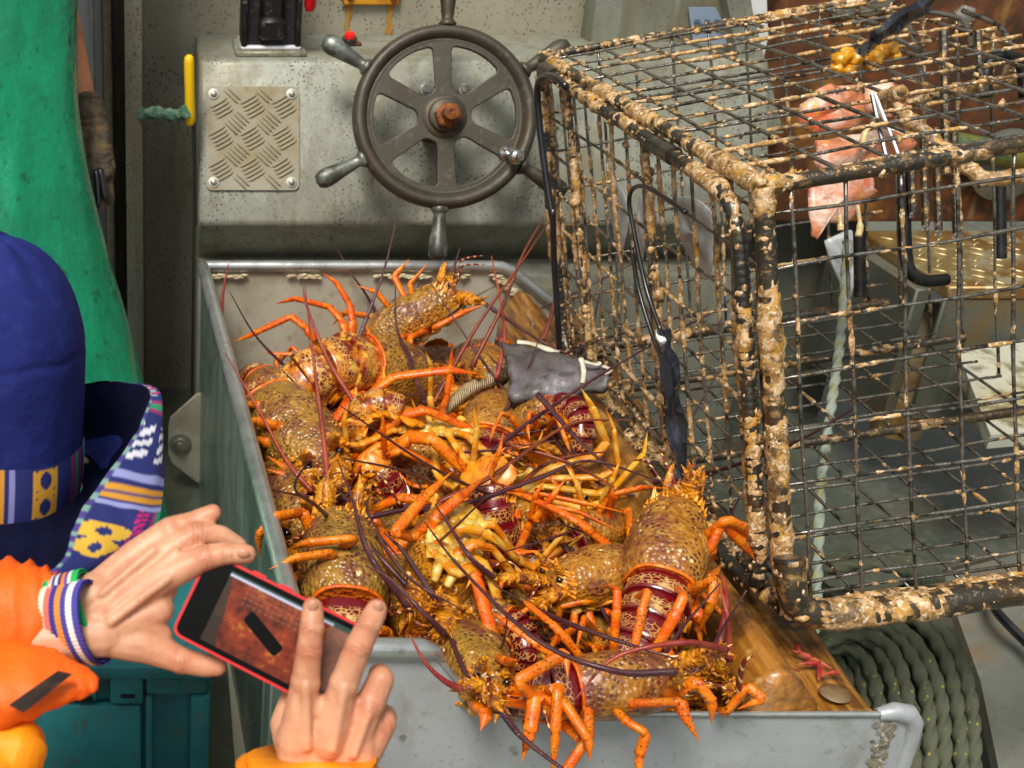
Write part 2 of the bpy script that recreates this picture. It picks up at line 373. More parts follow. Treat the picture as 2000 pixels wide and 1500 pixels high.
hp = [(.028, 0), (.031, .006), (.024, .012), (.019, .018), (.021, .028), (.026, .06), (.031, .085), (.034, .10), (.032, .115), (.022, .127), (0, .130)]
for k, (hx, hy_) in enumerate([(877, -55), (1118, 82), (1130, 395), (855, 490), (608, 362), (620, 70)]):
    e = V((hx - 868, -(hy_ - 228), 0)).normalized(); ax = (WM @ e).normalized()
    m = MB(); m.lathe([(r*.60*1.04, h*.86) for r, h in hp], WC + ax*(Rr*.985), ax, 20)
    m.build('handle', MATS['handle_metal'] if k in (3, 4, 5) else MATS['weathered_iron'], wh, 60)
kc = WC + WM @ V((118*WS, -72*WS, .0)); m = MB()
m.lathe([(.016, 0), (.016, .008), (.008, .012), (.007, .032), (.013, .036), (.017, .044), (.015, .054), (.007, .059), (0, .06)], kc + WN*.002, (WN + RT*.25 - UPV*.35).normalized(), 20); m.build('knob', MATS['chrome'], wh, 60)
m = MB(); m.lathe([(.03, 0), (.028, .13), (.045, .14), (.045, .15)], WC - WN*.16, WN, 20); m.build('column', MATS['weathered_iron'], wh)
for dx in (-38, 38):
    m = MB(); m.lathe([(.014, 0), (.014, .008), (.009, .009), (.009, .016), (0, .017)], face_pt(868 + dx, 176), FN, 12); m.build('bolt', MATS['bolt_metal'], wh)

# throttle lever on the console top
tb = onz(528, 98, 1.53)
th = thing('throttle_lever', 'black throttle control with a red knob on a white gasket, top of the console', 'throttle', tb)
m = MB(); m.box(tb + V((0, .05, -.004)), (.16, .16, .014), bev=.004); m.build('base_pad', MATS['grey_paint'], th)
m = MB(); m.box(tb + V((0, .055, .007)), (.135, .14, .009), bev=.003); m.build('gasket', MATS['white_paint_sky'], th)
m = MB(); m.prism([tb + V((-.055, y, z)) for y, z in ((.0, .011), (.12, .011), (.12, .3), (.05, .3), (.02, .16))], (.11, 0, 0)); m.build('housing', MATS['black_iron'], th)
m = MB(); m.box(tb + V((0, .015, .17)), (.055, .07, .28), bev=.01); m.box(tb + V((0, -.005, .05)), (.06, .05, .05), bev=.01); m.build('lever', MATS['black_iron'], th)
for sx in (-1, 1):
    m = MB(); m.box(tb + V((sx*.06, .03, .08)), (.014, .09, .15), bev=.006, seg=2); m.build('cheek', MATS['black_iron'], th)
m = MB(); m.tube([tb + V((.085, .0, .085)), tb + V((.085, .0, .098)), tb + V((.085, .0, .25)), tb + V((.085, 0, .262))], [.008, .014, .014, .008], 16); m.build('knob', MATS['red_plastic'], th, 60)
# red push button
bp = onz(682, 84, 1.525); bt = thing('push_button', 'small red push button in a black collar above the wheel', 'button', bp)
m = MB(); m.box(bp, (.055, .03, .006), bev=.002); m.build('plate', MATS['rust'], bt)
m = MB(); m.lathe([(.019, 0), (.018, .012), (.012, .014), (0, .014)], bp, (0, -.25, 1), 18); m.build('collar', MATS['black_rubber'], bt)
m = MB(); m.lathe([(.012, .012), (.012, .022), (.01, .025), (0, .025)], bp, (0, -.25, 1), 18); m.build('button_cap', mat('signal_red', '#f21a14', .35), bt)
# rusty latch plate at the top edge of the frame
lp = ony(725, 4, 3.09); lt = thing('latch_plate', 'rusty yellow latch plate with two bolts, leaving rust streaks on the wall', 'latch', lp)
m = MB(); m.box(lp + V((0, 0, .03)), (.14, .012, .075), bev=.004); m.build('plate', mat('yellow_rust', '#c98a16', .6, 0, [('noise', 25, .45, .65, '#8a4d12', .8)]), lt)
for sx in (-1, 1):
    m = MB(); m.lathe([(.009, 0), (.008, .006), (0, .008)], lp + V((sx*.052, -.006, .012)), (0, -1, 0), 10); m.build('bolt', MATS['rust'], lt)
mat('rust_streak', '#a8741e', .7, 0, [('noise', (60, 60, 12), .45, .65, '#8f8a70', .8)])
for sx, L in ((-.052, .10), (.05, .075)):
    m = MB(); pts = []
    for i in range(9): pts.append((lp.x + sx - .007 - .003*sin(i*2.1), 3.0965, lp.z - .006 - L*i/8))
    for i in range(8, -1, -1): pts.append((lp.x + sx + .006 + .004*sin(i*1.3), 3.0965, lp.z - .006 - L*i/8))
    m.prism(pts, (0, .002, 0)); m.build('rust_streak', MATS['rust_streak'], lt)

# vertical door channel, seals and post left of the console
def vstrip(mb, px0, px1, y, dy, z0=.56, z1=2.7, bev=.004):
    a_ = ony(px0, 330, y).x; b__ = ony(px1, 330, y).x; mb.box(((a_+b__)/2, y + dy/2, (z0+z1)/2), (b__-a_, dy, z1-z0), bev=bev, seg=2)
dr = thing('door_frame', 'tall grey door frame with black rubber seal strips behind the green apron', 'door frame', (ony(230, 330, 2.8).x, 2.85, .55))
m = MB(); vstrip(m, 90, 186, 2.86, .06); m.build('door_panel', MATS['grey_door'], dr)
m = MB(); vstrip(m, 184, 189, 2.82, .06); m.build('edge_strip', MATS['rim_metal'], dr)
m = MB(); vstrip(m, 189, 206, 2.84, .05); m.build('grey_channel', MATS['grey_door'], dr)
m = MB(); vstrip(m, 206, 222, 2.80, .06, bev=.006); m.build('seal_strip', MATS['seal_brown'], dr)
m = MB(); vstrip(m, 222, 246, 2.83, .06); m.build('rubber_seal', MATS['seal_black'], dr)
m = MB(); vstrip(m, 246, 279, 2.74, .36); m.build('post', MATS['grey_paint'], dr)
m = MB(); vstrip(m, -400, 88, 2.95, .04); m.build('inner_panel', MATS['seal_black'], dr)
# yellow handled knife and its green lashing
kp = ony(370, 170, 2.60)
kn = thing('deck_knife', 'yellow handled knife in a black sheath beside the console', 'knife', kp)
m = MB(); a, b_ = ony(369, 107, 2.66), ony(372, 245, 2.66)
m.tube([a + V((0, 0, .0)), a.lerp(b_, .03), a.lerp(b_, .1), a.lerp(b_, .5), a.lerp(b_, .85), a.lerp(b_, .97), b_], [.006, .012, .014, .0135, .0145, .013, .008], 12, flat=.8, ref=(1, 0, 0)); m.build('handle', MATS['yellow_plastic'], kn, 60)
m = MB(); a, b_ = ony(379, 238, 2.66), ony(383, 440, 2.66); m.tube([a, a.lerp(b_, .2), b_], [.008, .0085, .004], 8, flat=.6, ref=(1, 0, 0)); m.build('sheath', MATS['black_rubber'], kn)
m = MB(); pts = smooth_path([ony(276, 222, 2.745), ony(310, 220, 2.70), ony(345, 226, 2.68), ony(366, 216, 2.645)], 8)
m.tube(pts, [.013 + .002*sin(i*1.7) for i in range(len(pts))], 9, lobes=(.15, 3, .9)); tag(m.build('rope_lashing', MATS['green_rope']), 'short green rope lashing tied from the post to the yellow knife', 'rope')

# right part of the back wall: ribs, label plate, brace, rusty winch housing
bk = thing('wall_ribs', 'pair of vertical metal ribs on the grey wall right of the wheel', 'wall ribs', ony(1190, 60, 3.05))
for px in (1172, 1186, 1208):
    m = MB(); m.box((ony(px, 60, 3.07).x, 3.07, 1.9), (.012, .05, 1.2), bev=.003); m.build('rib', MATS['grey_paint'], bk)
lpp = [ony(1345, 14, 2.98), ony(1398, 14, 2.98), ony(1426, 74, 2.98), ony(1424, 84, 2.98), ony(1354, 84, 2.98)]
lb = thing('data_plate', 'pale blue metal data plate with small dark columns of print', 'sign', lpp[0])
m = MB(); m.prism(lpp, (0, .004, 0)); m.build('plate', MATS['label_plate'], lb)
m = MB()
for (cx_, y0, n_) in ((1362, 40, 5), (1381, 40, 5), (1400, 40, 5), (1412, 50, 3)):
    for i in range(n_):
        q = ony(cx_ + 2*i*.6, y0 + i*4.6, 2.976); m.box(q, (.013 + .003*(i % 2), .001, .0026))
m.build('print', MATS['print_ink'], lb)
m = MB(); m.box((ony(1290, 40, 2.99).x + .05, 3.03, 1.95), (.42, .08, .95), bev=.01, seg=2)
tag(m.build('wall_cabinet', MATS['grey_paint']), 'flat grey cabinet door on the wall that carries the data plate', 'cabinet')
m = MB(); q = [ony(1408, -60, 2.80), ony(1450, -60, 2.80), ony(1530, 260, 2.80), ony(1470, 260, 2.80)]
m.prism(q, (0, .05, 0)); tag(m.build('diagonal_brace', MATS['grey_paint']), 'pale grey slanting metal brace in front of the rusty housing', 'brace')
m = MB(); q = [ony(1462, -40, 2.88), ony(1496, -40, 2.88), ony(1500, 60, 2.88), ony(1520, 260, 2.88), ony(1500, 260, 2.88)]
m.prism(q, (0, .03, 0)); tag(m.build('sky_sliver', MATS['white_paint_sky']), 'narrow white board standing for the sky between brace and rusty housing', 'panel')  # white board added where a sliver of bright sky shows
hx0 = ony(1494, 200, 2.83).x
ho = thing('winch_housing', 'big rust-brown steel housing with bolts behind the lobster pot', 'winch', (hx0 + .5, 3.0, 1.1))
m = MB(); m.box((hx0 + .75, 3.05, 1.62), (1.5, .42, 1.0), bev=.012, seg=2); m.build('housing', MATS['rusty_steel'], ho)
for px, py, r in ((1641, 12, .022), (1880, 30, .02)):
    m = MB(); q = ony(px, py, 2.838); m.lathe([(r*1.2, 0), (r*1.2, .012), (r*.8, .016), (0, .017)], q, (0, -1, 0), 6); m.build('bolt', MATS['bolt_metal'], ho)
m = MB(); q = ony(1702, -22, 2.835); m.lathe([(.058, 0), (.058, .012), (.05, .018), (.0, .02)], q, (0, -1, 0), 28); m.build('cover_disc', MATS['bolt_metal'], ho)
m = MB(); q = ony(1960, 320, 2.835); m.lathe([(.085, 0), (.085, .02), (.06, .03), (0, .03)], q, (0, -1, 0), 28); m.build('flange', MATS['hull_grey'], ho)
m = MB(); q = ony(1905, 290, 2.835); m.tube([q + V((-.1, -.02, .02)), q + V((.2, -.03, -.03))], .03, 14); m.build('hydraulic_pipe', mat('green_paint', '#3d5a3c', .5, .1, [('noise', 20, .45, .65, '#8a7a22', .8)]), ho)
# rusty tread step under the housing
a = onz(1735, 455, 1.105); b_ = onz(2150, 560, 1.105)
stp = thing('tread_step', 'rust-stained yellow tread plate step below the brown housing', 'step', V(((a.x+b_.x)/2, (a.y+b_.y)/2, .9)))
sx0, sx1, sy0, sy1 = a.x - .06, b_.x + .3, b_.y, 2.83
m = MB(); m.box(((sx0+sx1)/2, (sy0+sy1)/2, 1.09), (sx1-sx0, sy1-sy0, .03), bev=.004); m.build('tread', MATS['yellow_tread'], stp)
m = MB(); m.box((sx0 - .02, (sy0+sy1)/2 + .05, .92), (.03, sy1-sy0, .32), bev=.004); m.build('side_plate', MATS['hull_grey'], stp)
m = MB(); m.box(((sx0+sx1)/2, sy0 + .01, .93), (sx1-sx0, .012, .29), bev=.003); m.build('riser', MATS['hull_grey'], stp)
m = MB(); m.tube([(-.016, 0, 0), (-.011, 0, .0014), (.011, 0, .0014), (.016, 0, 0)], [.0006, .003, .003, .0006], 5); bme = m.mesh('tread_bar', mat('step_bar', '#c4b184', .35, .6), 180)
for i in range(15):
    for j in range(9):
        o = bpy.data.objects.new('tread_bar', bme); COL.objects.link(o); o.parent = stp
        o.matrix_local = Matrix.Translation(V((sx0 + .03 + i*.042 + .021*(j % 2), sy0 + .02 + j*.036, 1.106)) - V(stp.location)) @ Matrix.Rotation(R(40 if (i + j) % 2 else -40), 4, 'Z')
# pipes and white fish chute lower right
m = MB(); a = ony(1815, 615, 2.62); m.lathe([(.055, -.3), (.055, .0), (.048, .012), (.044, .02), (0, .02)], a, (0, 0, 1), 28)
mat('cream_rust', '#b9a26a', .5, .1, [('noise', (6, 6, 2), .42, .6, '#8a5a1e', .85), ('noise', 6, .5, .7, '#d9d2b6', .7)], [('noise', 40, .3, .004)])
tag(m.build('deck_post', MATS['cream_rust']), 'short cream post with brown rust stains seen through the pot', 'post')
m = MB(); a, b_ = ony(1835, 640, 2.5), ony(2080, 625, 2.5); m.tube([a, b_], .034, 20); tag(m.build('cream_pipe', MATS['cream_rust']), 'horizontal cream pipe lying behind the pot near the right edge', 'pipe')
mat('white_wet', '#b9bba9', .14, 0, [('noise', 9, .46, .60, '#a09763', .85), ('noise', 18, .52, .64, '#5f5b46', .75)], [('noise', 9, .5, .02)], coat=.6)
q = [onz(1872, 690, .98), onz(2120, 640, .98), onz(2160, 830, .93), onz(1935, 850, .93)]
m = MB(); m.prism(q, (0, 0, -.03)); tag(m.build('fish_chute', MATS['white_wet']), 'wet white chute with yellowish stains lying behind the pot', 'chute')
# hull sides
m = MB(); q = [ony(1120, 480, 2.9), ony(1480, 420, 2.9)]; m.box((q[0].x + .25, 3.0, .95), (1.0, .1, .95), bev=.008); tag(m.build('inner_bulkhead', MATS['hull_grey']), 'low grey-green bulkhead behind the lobster pot', 'bulkhead')
q = [P(1840, 1120, 2.25), P(2300, 1000, 2.1), P(2300, 1700, 1.9), P(1990, 1700, 1.95), P(1940, 1450, 2.0), P(1915, 1330, 2.08)]
m = MB(); m.prism(q, FW * .02); tag(m.build('hull_plate', MATS['hull_grey']), 'grey steel hull plate with brown rust streaks right of the coiled rope', 'hull plate')
m = MB(); pts = smooth_path([P(1925, 1165, 2.15), P(1960, 1210, 2.08), P(2050, 1300, 2.02)], 6); m.tube(pts, .008, 8); tag(m.build('black_hose', MATS['black_rubber']), 'thin black hose running over the grey hull plate', 'hose')
# ------------------------------------------------------------------ fish bin
RZ, LZ, DZ = 1.11, 1.008, .55
BL, BT, BR = V((.098, 2.566, RZ)), V((.767, 2.566, RZ)), V((.915, 2.566, LZ - .012))
FL, FT, FC, FR = V((.178, 1.216, RZ)), V((.333, 1.214, RZ)), V((.408, 1.214, LZ)), V((.957, 1.214, LZ))
TK = .004
bn = thing('fish_bin', 'big aluminium bin with rolled rims, heaped with live orange lobsters', 'fish bin', (.52, 1.9, DZ))
m = MB(); m.prism([(BL.x, 2.566, DZ), BL, BT, BR, (BR.x, 2.566, DZ)], (0, TK, 0)); m.build('back_panel', MATS['bin_inside'], bn)
m = MB(); m.prism([(FL.x, 1.214, DZ), (FL.x, 1.214, RZ), FT, FC] + [V(p) for p in rounded([(FR.x - .05, 1.214, LZ), (FR.x, 1.214, LZ), (FR.x, 1.214, DZ + .1)], .02)[6:12]] + [(FR.x, 1.214, DZ)], (0, TK, 0)); m.build('front_panel', MATS['bin_metal'], bn)
# left wall: outer skin and inner skin
def wallq(mb, p, q, th_, z0=DZ):
    d = (q - p); nrm = V((d.y, -d.x, 0)).normalized() * th_
    mb.prism([V((p.x, p.y, z0)), p, q, V((q.x, q.y, z0))], nrm)
m = MB(); wallq(m, BL, FL, TK); m.build('left_panel', MATS['bin_green_metal'], bn)
m = MB(); wallq(m, V((.926, 2.566, .97)), V((.926, 1.216, .97)), -TK); m.build('right_panel', MATS['bin_metal'], bn)
m = MB(); m.box((.53, 1.89, DZ + .01), (.8, 1.35, .008)); m.build('bottom_panel', MATS['bin_inside'], bn)
m = MB(); rp = [BL + V((0, .0, 0)), BT]; m.tube([BL + V((-.006, 0, 0)), BL, BT - V((.03, 0, 0)), BT - V((.008, 0, .002)), BT + V((.014, 0, -.011)), BR], .013, 14); m.build('back_rim', MATS['rim_metal'], bn, 60)
m = MB(); m.tube([BL + V((0, .006, 0)), BL, BL.lerp(FL, .5), FL + V((-.002, .01, 0)), FL], .0135, 14); m.build('left_rim', MATS['rim_metal'], bn, 60)
m = MB(); m.tube([FL + V((-.004, 0, 0)), FL, FT - V((.012, 0, 0)), FT + V((.004, 0, -.004)), FT + V((.016, 0, -.018))], [.013, .0135, .0135, .010, .004], 14); m.build('front_rim', MATS['rim_metal'], bn, 60)
m = MB(); m.tube([FT, FC, FC + V((.01, 0, 0)), FR - V((.05, 0, 0))], .0042, 6); m.build('front_edge', MATS['rim_metal'], bn, 60)
m = MB(); m.tube([FR + V((-.05, .004, -.004)), FR + V((-.03, .004, .001)), FR + V((-.012, .004, -.003)), FR + V((-.002, .004, -.016)), FR + V((.001, .004, -.04)), FR + V((.001, .004, -.4))], [.008, .012, .013, .012, .011, .011], 14); m.build('right_rim', MATS['bin_metal'], bn, 60)
random.seed(3)
m = MB()
for i in range(160):
    p = FR + V((-.026 - abs(random.gauss(0, .010)), -.0012, -.008 - random.uniform(0, .16))); m.blob(p, (random.uniform(.0015, .005), .0009, random.uniform(.0015, .007)), jit=.4)
m.build('weld_crust', mat('weld_grime', '#85806f', .7, .1, [('noise', 90, .45, .6, '#5d523c', .8), ('noise', 160, .56, .64, '#c2beb0', .8)]), bn, kind='stuff')
m = MB()
for i in range(60):
    x = random.choice([random.uniform(.115, .19), random.uniform(.28, .36), random.uniform(.47, .6), random.uniform(.66, .76)]); m.blob((x, 2.557, RZ - .021 + random.uniform(-.003, .003)), (.010, .005, .004))
for i in range(40):
    t = random.random(); m.blob(BT.lerp(BR, t) + V((-.02, -.008, -.024 + random.uniform(-.006, .006))), (.010, .005, .006))
m.build('weld_bead', MATS['sealant'], bn, kind='stuff')
# corner post, stiffener strips and seams outside the left wall
dl = (FL - BL).normalized(); ln = V((-dl.y, dl.x, 0)) * -1
if ln.x > 0: ln = -ln
for t, wd, mt, th_ in ((.985, .05, 'bin_green_metal', .012), (.90, .03, 'bin_green_metal', .016), (.82, .05, 'bin_green_metal', .010)):
    p = BL.lerp(FL, t); m = MB(); Mx = Matrix((dl, ln, V((0, 0, 1)))).transposed()
    m.box(V((p.x, p.y, (DZ + 1.0) / 2)) + ln * (th_/2 + .002), (wd, th_, 1.0 - DZ), Mx, bev=.003); m.build('stiffener', MATS[mt], bn)
for t in (.945, .862):
    p = BL.lerp(FL, t); m = MB(); pts = [V((p.x, p.y, 1.0 - i * .02)) + ln * .004 + dl * (.002 * sin(i * 1.9)) for i in range(22)]
    m.tube(pts, [.005 + .0015 * sin(i * 2.7) for i in range(22)], 6); m.build('seam', MATS['sealant'], bn)
# hinge plate bolted at the far left corner
hpz = 2.53
hgp = [ony(x, y, hpz) for x, y in ((406, 770), (385, 772), (333, 818), (329, 838), (329, 888), (336, 904), (385, 942), (406, 944))]
m = MB(); m.prism(hgp, (0, .012, 0)); hp_ = m.build('hinge_plate', MATS['bin_inside'], bn)
m = MB(); q = ony(352, 866, hpz - .001); m.lathe([(.026, 0), (.026, .004), (.016, .005), (.016, .014), (.009, .015), (.009, .02), (0, .021)], q, (0, -1, 0), 20); m.build('bolt', MATS['bolt_metal'], hp_)
m = MB(); q = [ony(x, y, hpz - .004) for x, y in ((396, 772), (407, 770), (407, 944), (398, 944))]; m.prism(q, (0, .02, 0)); m.build('flange', MATS['sealant'], hp_)

# wooden rail on the right wall
rl = thing('wooden_rail', 'wet brown timber rail with bolt heads along the right wall of the bin', 'rail', (.85, 1.88, .98))
RPROF = [(.752, .60), (.744, .93), (.742, .99), (.752, 1.034), (.780, 1.064), (.808, 1.056), (.830, 1.026), (.846, 1.000), (.88, 1.007), (.912, 1.005), (.92, .995), (.922, .96), (.92, .60)]
RQ = smooth_path([(x, 0, z) for x, z in RPROF], 3)
m = MB(); rings = []
for i in range(110):
    y = 2.53 - 1.31 * i / 109; rr = []
    for k, q in enumerate(RQ):
        d = V((nz((y * 6, k * .25, 1)), 0, nz((y * 6, k * .25, 7)))) * .008 + V((nz((y * 22, k * .5, 2)), 0, nz((y * 22, k * .5, 8)))) * .0028; rr.append(V((q.x + .012 * sin(y * 3.1), y, q.z)) + d)
    rings.append(rr)
n = len(RQ); m.add([p for r in rings for p in r], [(a*n+b_, a*n+b_+1, (a+1)*n+b_+1, (a+1)*n+b_) for a in range(109) for b_ in range(n-1)] + [tuple(range(n)), tuple(range(109*n, 110*n))])
m.build('timber', MATS['wood'], rl, 180)
mat('rust_dark', '#6a4f2d', .6, .1, [('noise', 40, .45, .6, '#7d6a4c', .8)], [('noise', 80, .5, .003)])
for (px, py) in ((1632, 1352), (1330, 850)):
    m = MB(); q = onz(px, py, 1.012); m.lathe([(.019, 0), (.017, .002), (.010, .0035), (0, .004)], q - V((0, 0, .002)), (0, 0, 1), 24); m.build('bolt_head', MATS['rust_dark'], rl)
mat('brown_hide', '#b0742f', .5, 0, [('noise', 8, .4, .65, '#8c5720', .7)], [('noise', 20, .3, .01)])
m = MB(); q = [ony(x, y, 2.50) for x, y in ((985, 632), (1005, 612), (1050, 632), (1098, 650), (1105, 720), (985, 700))]; bev_prism(m, q, (0, .03, 0), .008)
m.build('end_block', MATS['brown_hide'], rl)
mat('red_scrap', '#8f1a1a', .3, 0, [('noise', 40, .45, .65, '#c46a4a', .8)], coat=.4)
random.seed(9)
for i, (px, py) in enumerate([(1556, 1268), (1572, 1284), (1584, 1300), (1596, 1296), (1600, 1312), (1625, 1318)]):
    q = onz(px, py, 1.016); d = V((random.uniform(-1, 1), random.uniform(-1, 1), .1)).normalized()
    m = MB(); m.tube([q - d * .014, q - d * .004 + V((0, 0, .004)), q + d * .006 + V((0, 0, .003)), q + d * .018], [.001, .004, .003, .0008], 6)
    tag(m.build('shell_scrap', MATS['red_scrap']), 'dark red scrap of broken lobster shell on the timber rail', 'shell scrap', 'red shell scraps on the rail')

# ------------------------------------------------------------------ lobster pot
mat('pot_wire', '#85827a', .22, .75, [('noise', 45, .48, .60, '#2c2820', .9), ('noise', 90, .58, .68, '#b89a68', .8)], [('noise', 120, .5, .003)], coat=.3)
mat('pot_tube', '#4a463e', .3, .6, [('noise', 16, .46, .58, '#5a4a33', .85), ('noise', 60, .54, .64, '#b4905c', .9), ('noise', 35, .64, .72, '#d8cdb4', .8)], [('noise', 70, .6, .006)], coat=.3)
mat('rebar', '#4a4944', .3, .7, [('noise', 30, .50, .62, '#6d5a3c', .8), ('noise', 70, .60, .70, '#b59a78', .7)], [('noise', 90, .5, .003)], coat=.3)
mat('fouling', '#b98f58', .42, 0, [('noise', 130, .44, .56, '#80602f', .8), ('noise', 60, .50, .58, '#dbb88c', .85), ('noise', 170, .55, .63, '#ecdfc2', .9), ('noise', 34, .54, .62, '#3a2c18', .8), ('noise', 75, .62, .69, '#d08a66', .6), ('noise', 40, .56, .64, '#c4922c', .7)], [('noise', 120, .7, .004)], coat=.25)
PA = onz(1535, 1195, 1.04); PB = P(1490, 365, 1.57); PD = onz(1112, 688, 1.04)
eU = V((cos(R(10)), 0, sin(R(10)))); eV = PB - PA; eW = PD - PA; UL = .62
def pot(u, v, w_): return PA + eU * u + eV * v + eW * w_          # u in metres, v and w 0..1
pt = thing('lobster_pot', 'encrusted black steel wire lobster pot tilted on the timber rail', 'lobster pot', PA)
random.seed(21)
FOUL = []      # (point, radius)
CR = MB()
def crust(pts, r, foul, n=7):
    q = []
    for a, b_ in zip(pts, pts[1:]):
        k = max(1, int((b_ - a).length / .0042)); q += [a.lerp(b_, i / k) for i in range(k)]
    q.append(pts[-1]); n0 = len(CR.v); CR.tube(q, r, n)
    for i in range(len(q)):
        base = nz(q[i], 11) * .8 + foul - .42
        for j in range(n):
            v = CR.v[n0 + i*n + j]; f = base + nz(v, 60) * .55 + nz(v, 150) * .35
            CR.v[n0 + i*n + j] = q[i] + (v - q[i]) * ((.80 if f < 0 else 1.0) + max(0, min(f, 1.0)) * (.0085 / r) * (.42 if r < .004 else .72))

def wire(a, b_, r=.0026, sag=.004, foul=.5):
    n = 14; pts = []; sx = V((random.uniform(-1, 1), random.uniform(-1, 1), random.uniform(-1, 1))) * sag; ph = random.uniform(0, 9)
    for i in range(n + 1):
        t = i / n; p = a.lerp(b_, t) + sx * sin(pi * t) + V((nz((t*4, ph, 0)), nz((t*4, ph, 5)), nz((t*4, ph, 9)))) * .0035; pts.append(p)
    m = MB(); m.tube(pts, [r * random.uniform(.9, 1.2) for _ in pts], 6); m.build('mesh_wire', MATS['pot_wire'], pt, 180)
    crust(pts, r, foul - .04)
    L = (b_ - a).length; k = int(L / .007)
    for i in range(k):
        t = random.random(); p = a.lerp(b_, t) + sx * sin(pi * t)
        f = nz(p, 7) * .9 + nz(p, 30) * .7 + foul - .45
        if random.random() < f: FOUL.append((p, random.uniform(.0022, .0062) * (.8 + foul * .5)))
def frange(n): return [(i + .5) / n for i in range(n)]
NV, NW, NU = 8, 14, 9
for v in frange(NV): wire(pot(0, v, 0), pot(0, v, 1), foul=.40)
for q in frange(NW): wire(pot(0, 0, q), pot(0, 1, q), foul=.58)
for u in frange(NU): wire(pot(u*UL, 0, 0), pot(u*UL, 1, 0), foul=.24)
for v in frange(NV): wire(pot(0, v, 0), pot(UL, v, 0), foul=.2)
for u in frange(NU): wire(pot(u*UL, 1, 0), pot(u*UL, 1, 1), r=.003, foul=.22)
for q in frange(NW): wire(pot(0, 1, q), pot(UL, 1, q), foul=.44)
for u in frange(NU): wire(pot(u*UL, 0, 0), pot(u*UL, 0, 1), foul=.06)
for q in frange(NW): wire(pot(0, 0, q), pot(UL, 0, q), foul=.12)
for u in frange(NU): wire(pot(u*UL, 0, 1), pot(u*UL, 1, 1), foul=.3)
for v in frange(NV): wire(pot(0, v, 1), pot(UL, v, 1), foul=.3)
for u in frange(NU): wire(pot(UL, 0, u/1), pot(UL, 1, u/1), foul=.3)
def frame(name, pts, r, m_='pot_tube', foul=.8, rebar=False, n=10, big=1.0):
    P_ = []
    for a, b_ in zip(pts, pts[1:]):
        k = max(1, int((b_ - a).length / (.0035 if rebar else .012)))
        P_ += [a.lerp(b_, i / k) for i in range(k)]
    P_.append(pts[-1])
    m = MB(); m.tube(P_, [r * (1.14 if rebar and i % 3 == 0 else 1.0) * (1 + .06 * nz(p, 40)) for i, p in enumerate(P_)], n); m.build(name, MATS[m_], pt, 60)
    crust(P_ if not rebar else P_[::2], r, foul - .12, 12)
    L = sum((b_ - a).length for a, b_ in zip(pts, pts[1:]))
    for i in range(int(L / .0020)):
        p = random.choice(P_); f = nz(p, 9) * 1.2 + nz(p, 34) * .8 + foul - .5
        if random.random() < f:
            o = V((random.gauss(0, 1), random.gauss(0, 1), random.gauss(0, 1))).normalized() * r * .95; FOUL.append((p + o, random.uniform(.003, .0085) * big))
frame('frame_tube', [pot(0, 0, 0), pot(0, .5, 0), pot(0, 1, 0)], .0125, foul=.84, big=1.15)
frame('frame_tube', [pot(0, 1, 0), pot(UL, 1, 0)], .011, foul=.42)
frame('frame_tube', [pot(0, 1, 0), pot(0, 1, 1)], .010, foul=.75)
frame('frame_tube', [pot(0, 1, 1), pot(UL, 1, 1)], .008, foul=.5)
frame('frame_tube', [pot(0, 1, 1), pot(0, 0, 1)], .010, foul=.7)
frame('frame_tube', [pot(0, 0, 1), pot(UL, 0, 1)], .011, foul=.5)
frame('frame_tube', [pot(0, 0, 0), pot(UL, .0, 0)], .010, foul=.9)
frame('frame_tube', [pot(0, 0, 0), pot(0, 0, 1)], .011, foul=.7)
frame('cross_bar', [pot(0, .02, .45), pot(UL, .02, .45)], .008, foul=.35)
frame('cross_bar', [pot(0, .05, .72), pot(UL, .05, .72)], .007, foul=.3)
# end door: a rounded loop of ribbed bar hung in front of the left side
dO = eU * -.020
def rloop(pts, r): return rounded([tuple(p) for p in pts], r, 6)
dl_ = [pot(0, .0, .03) + dO, pot(0, .965, .035) + dO, pot(0, .985, .97) + dO, pot(0, .03, .96) + dO]
lp_ = [V(p) for p in rloop(dl_, .07)]
frame('door_frame', lp_ + [lp_[0]], .0098, 'rebar', foul=.62, rebar=True)
for q in (.40, .80):
    frame('door_rod', [pot(0, .02, q) + dO * .7, pot(0, .97, q) + dO * .7], .0045, foul=.66, big=1.1)
# bottom skid tube
sk = smooth_path([P(1543, 1090, 1.585), P(1546, 1150, 1.59), P(1562, 1186, 1.6), P(1620, 1200, 1.6), P(1760, 1188, 1.6)] + [P(2060, 1143, 1.6), P(2420, 1085, 1.6)], 8)
frame('skid_tube', sk, .0190, foul=.52, n=14)
m = MB(); m.tube([P(1540, 1096, 1.584), P(1539, 1088, 1.584)], .018, 14); m.build('tube_end', MATS['rebar'], pt)
cl = pot(0, .975, .3) + dO
m = MB(); m.tube([pot(0, .97, .26) + dO, pot(0, .97, .34) + dO], .0135, 14); m.build('clamp', MATS['rebar'], pt)
m = MB(); m.tube([pot(0, .985, .93) + dO, pot(0, .985, .86) + dO], .014, 14); m.build('clamp', MATS['rebar'], pt)
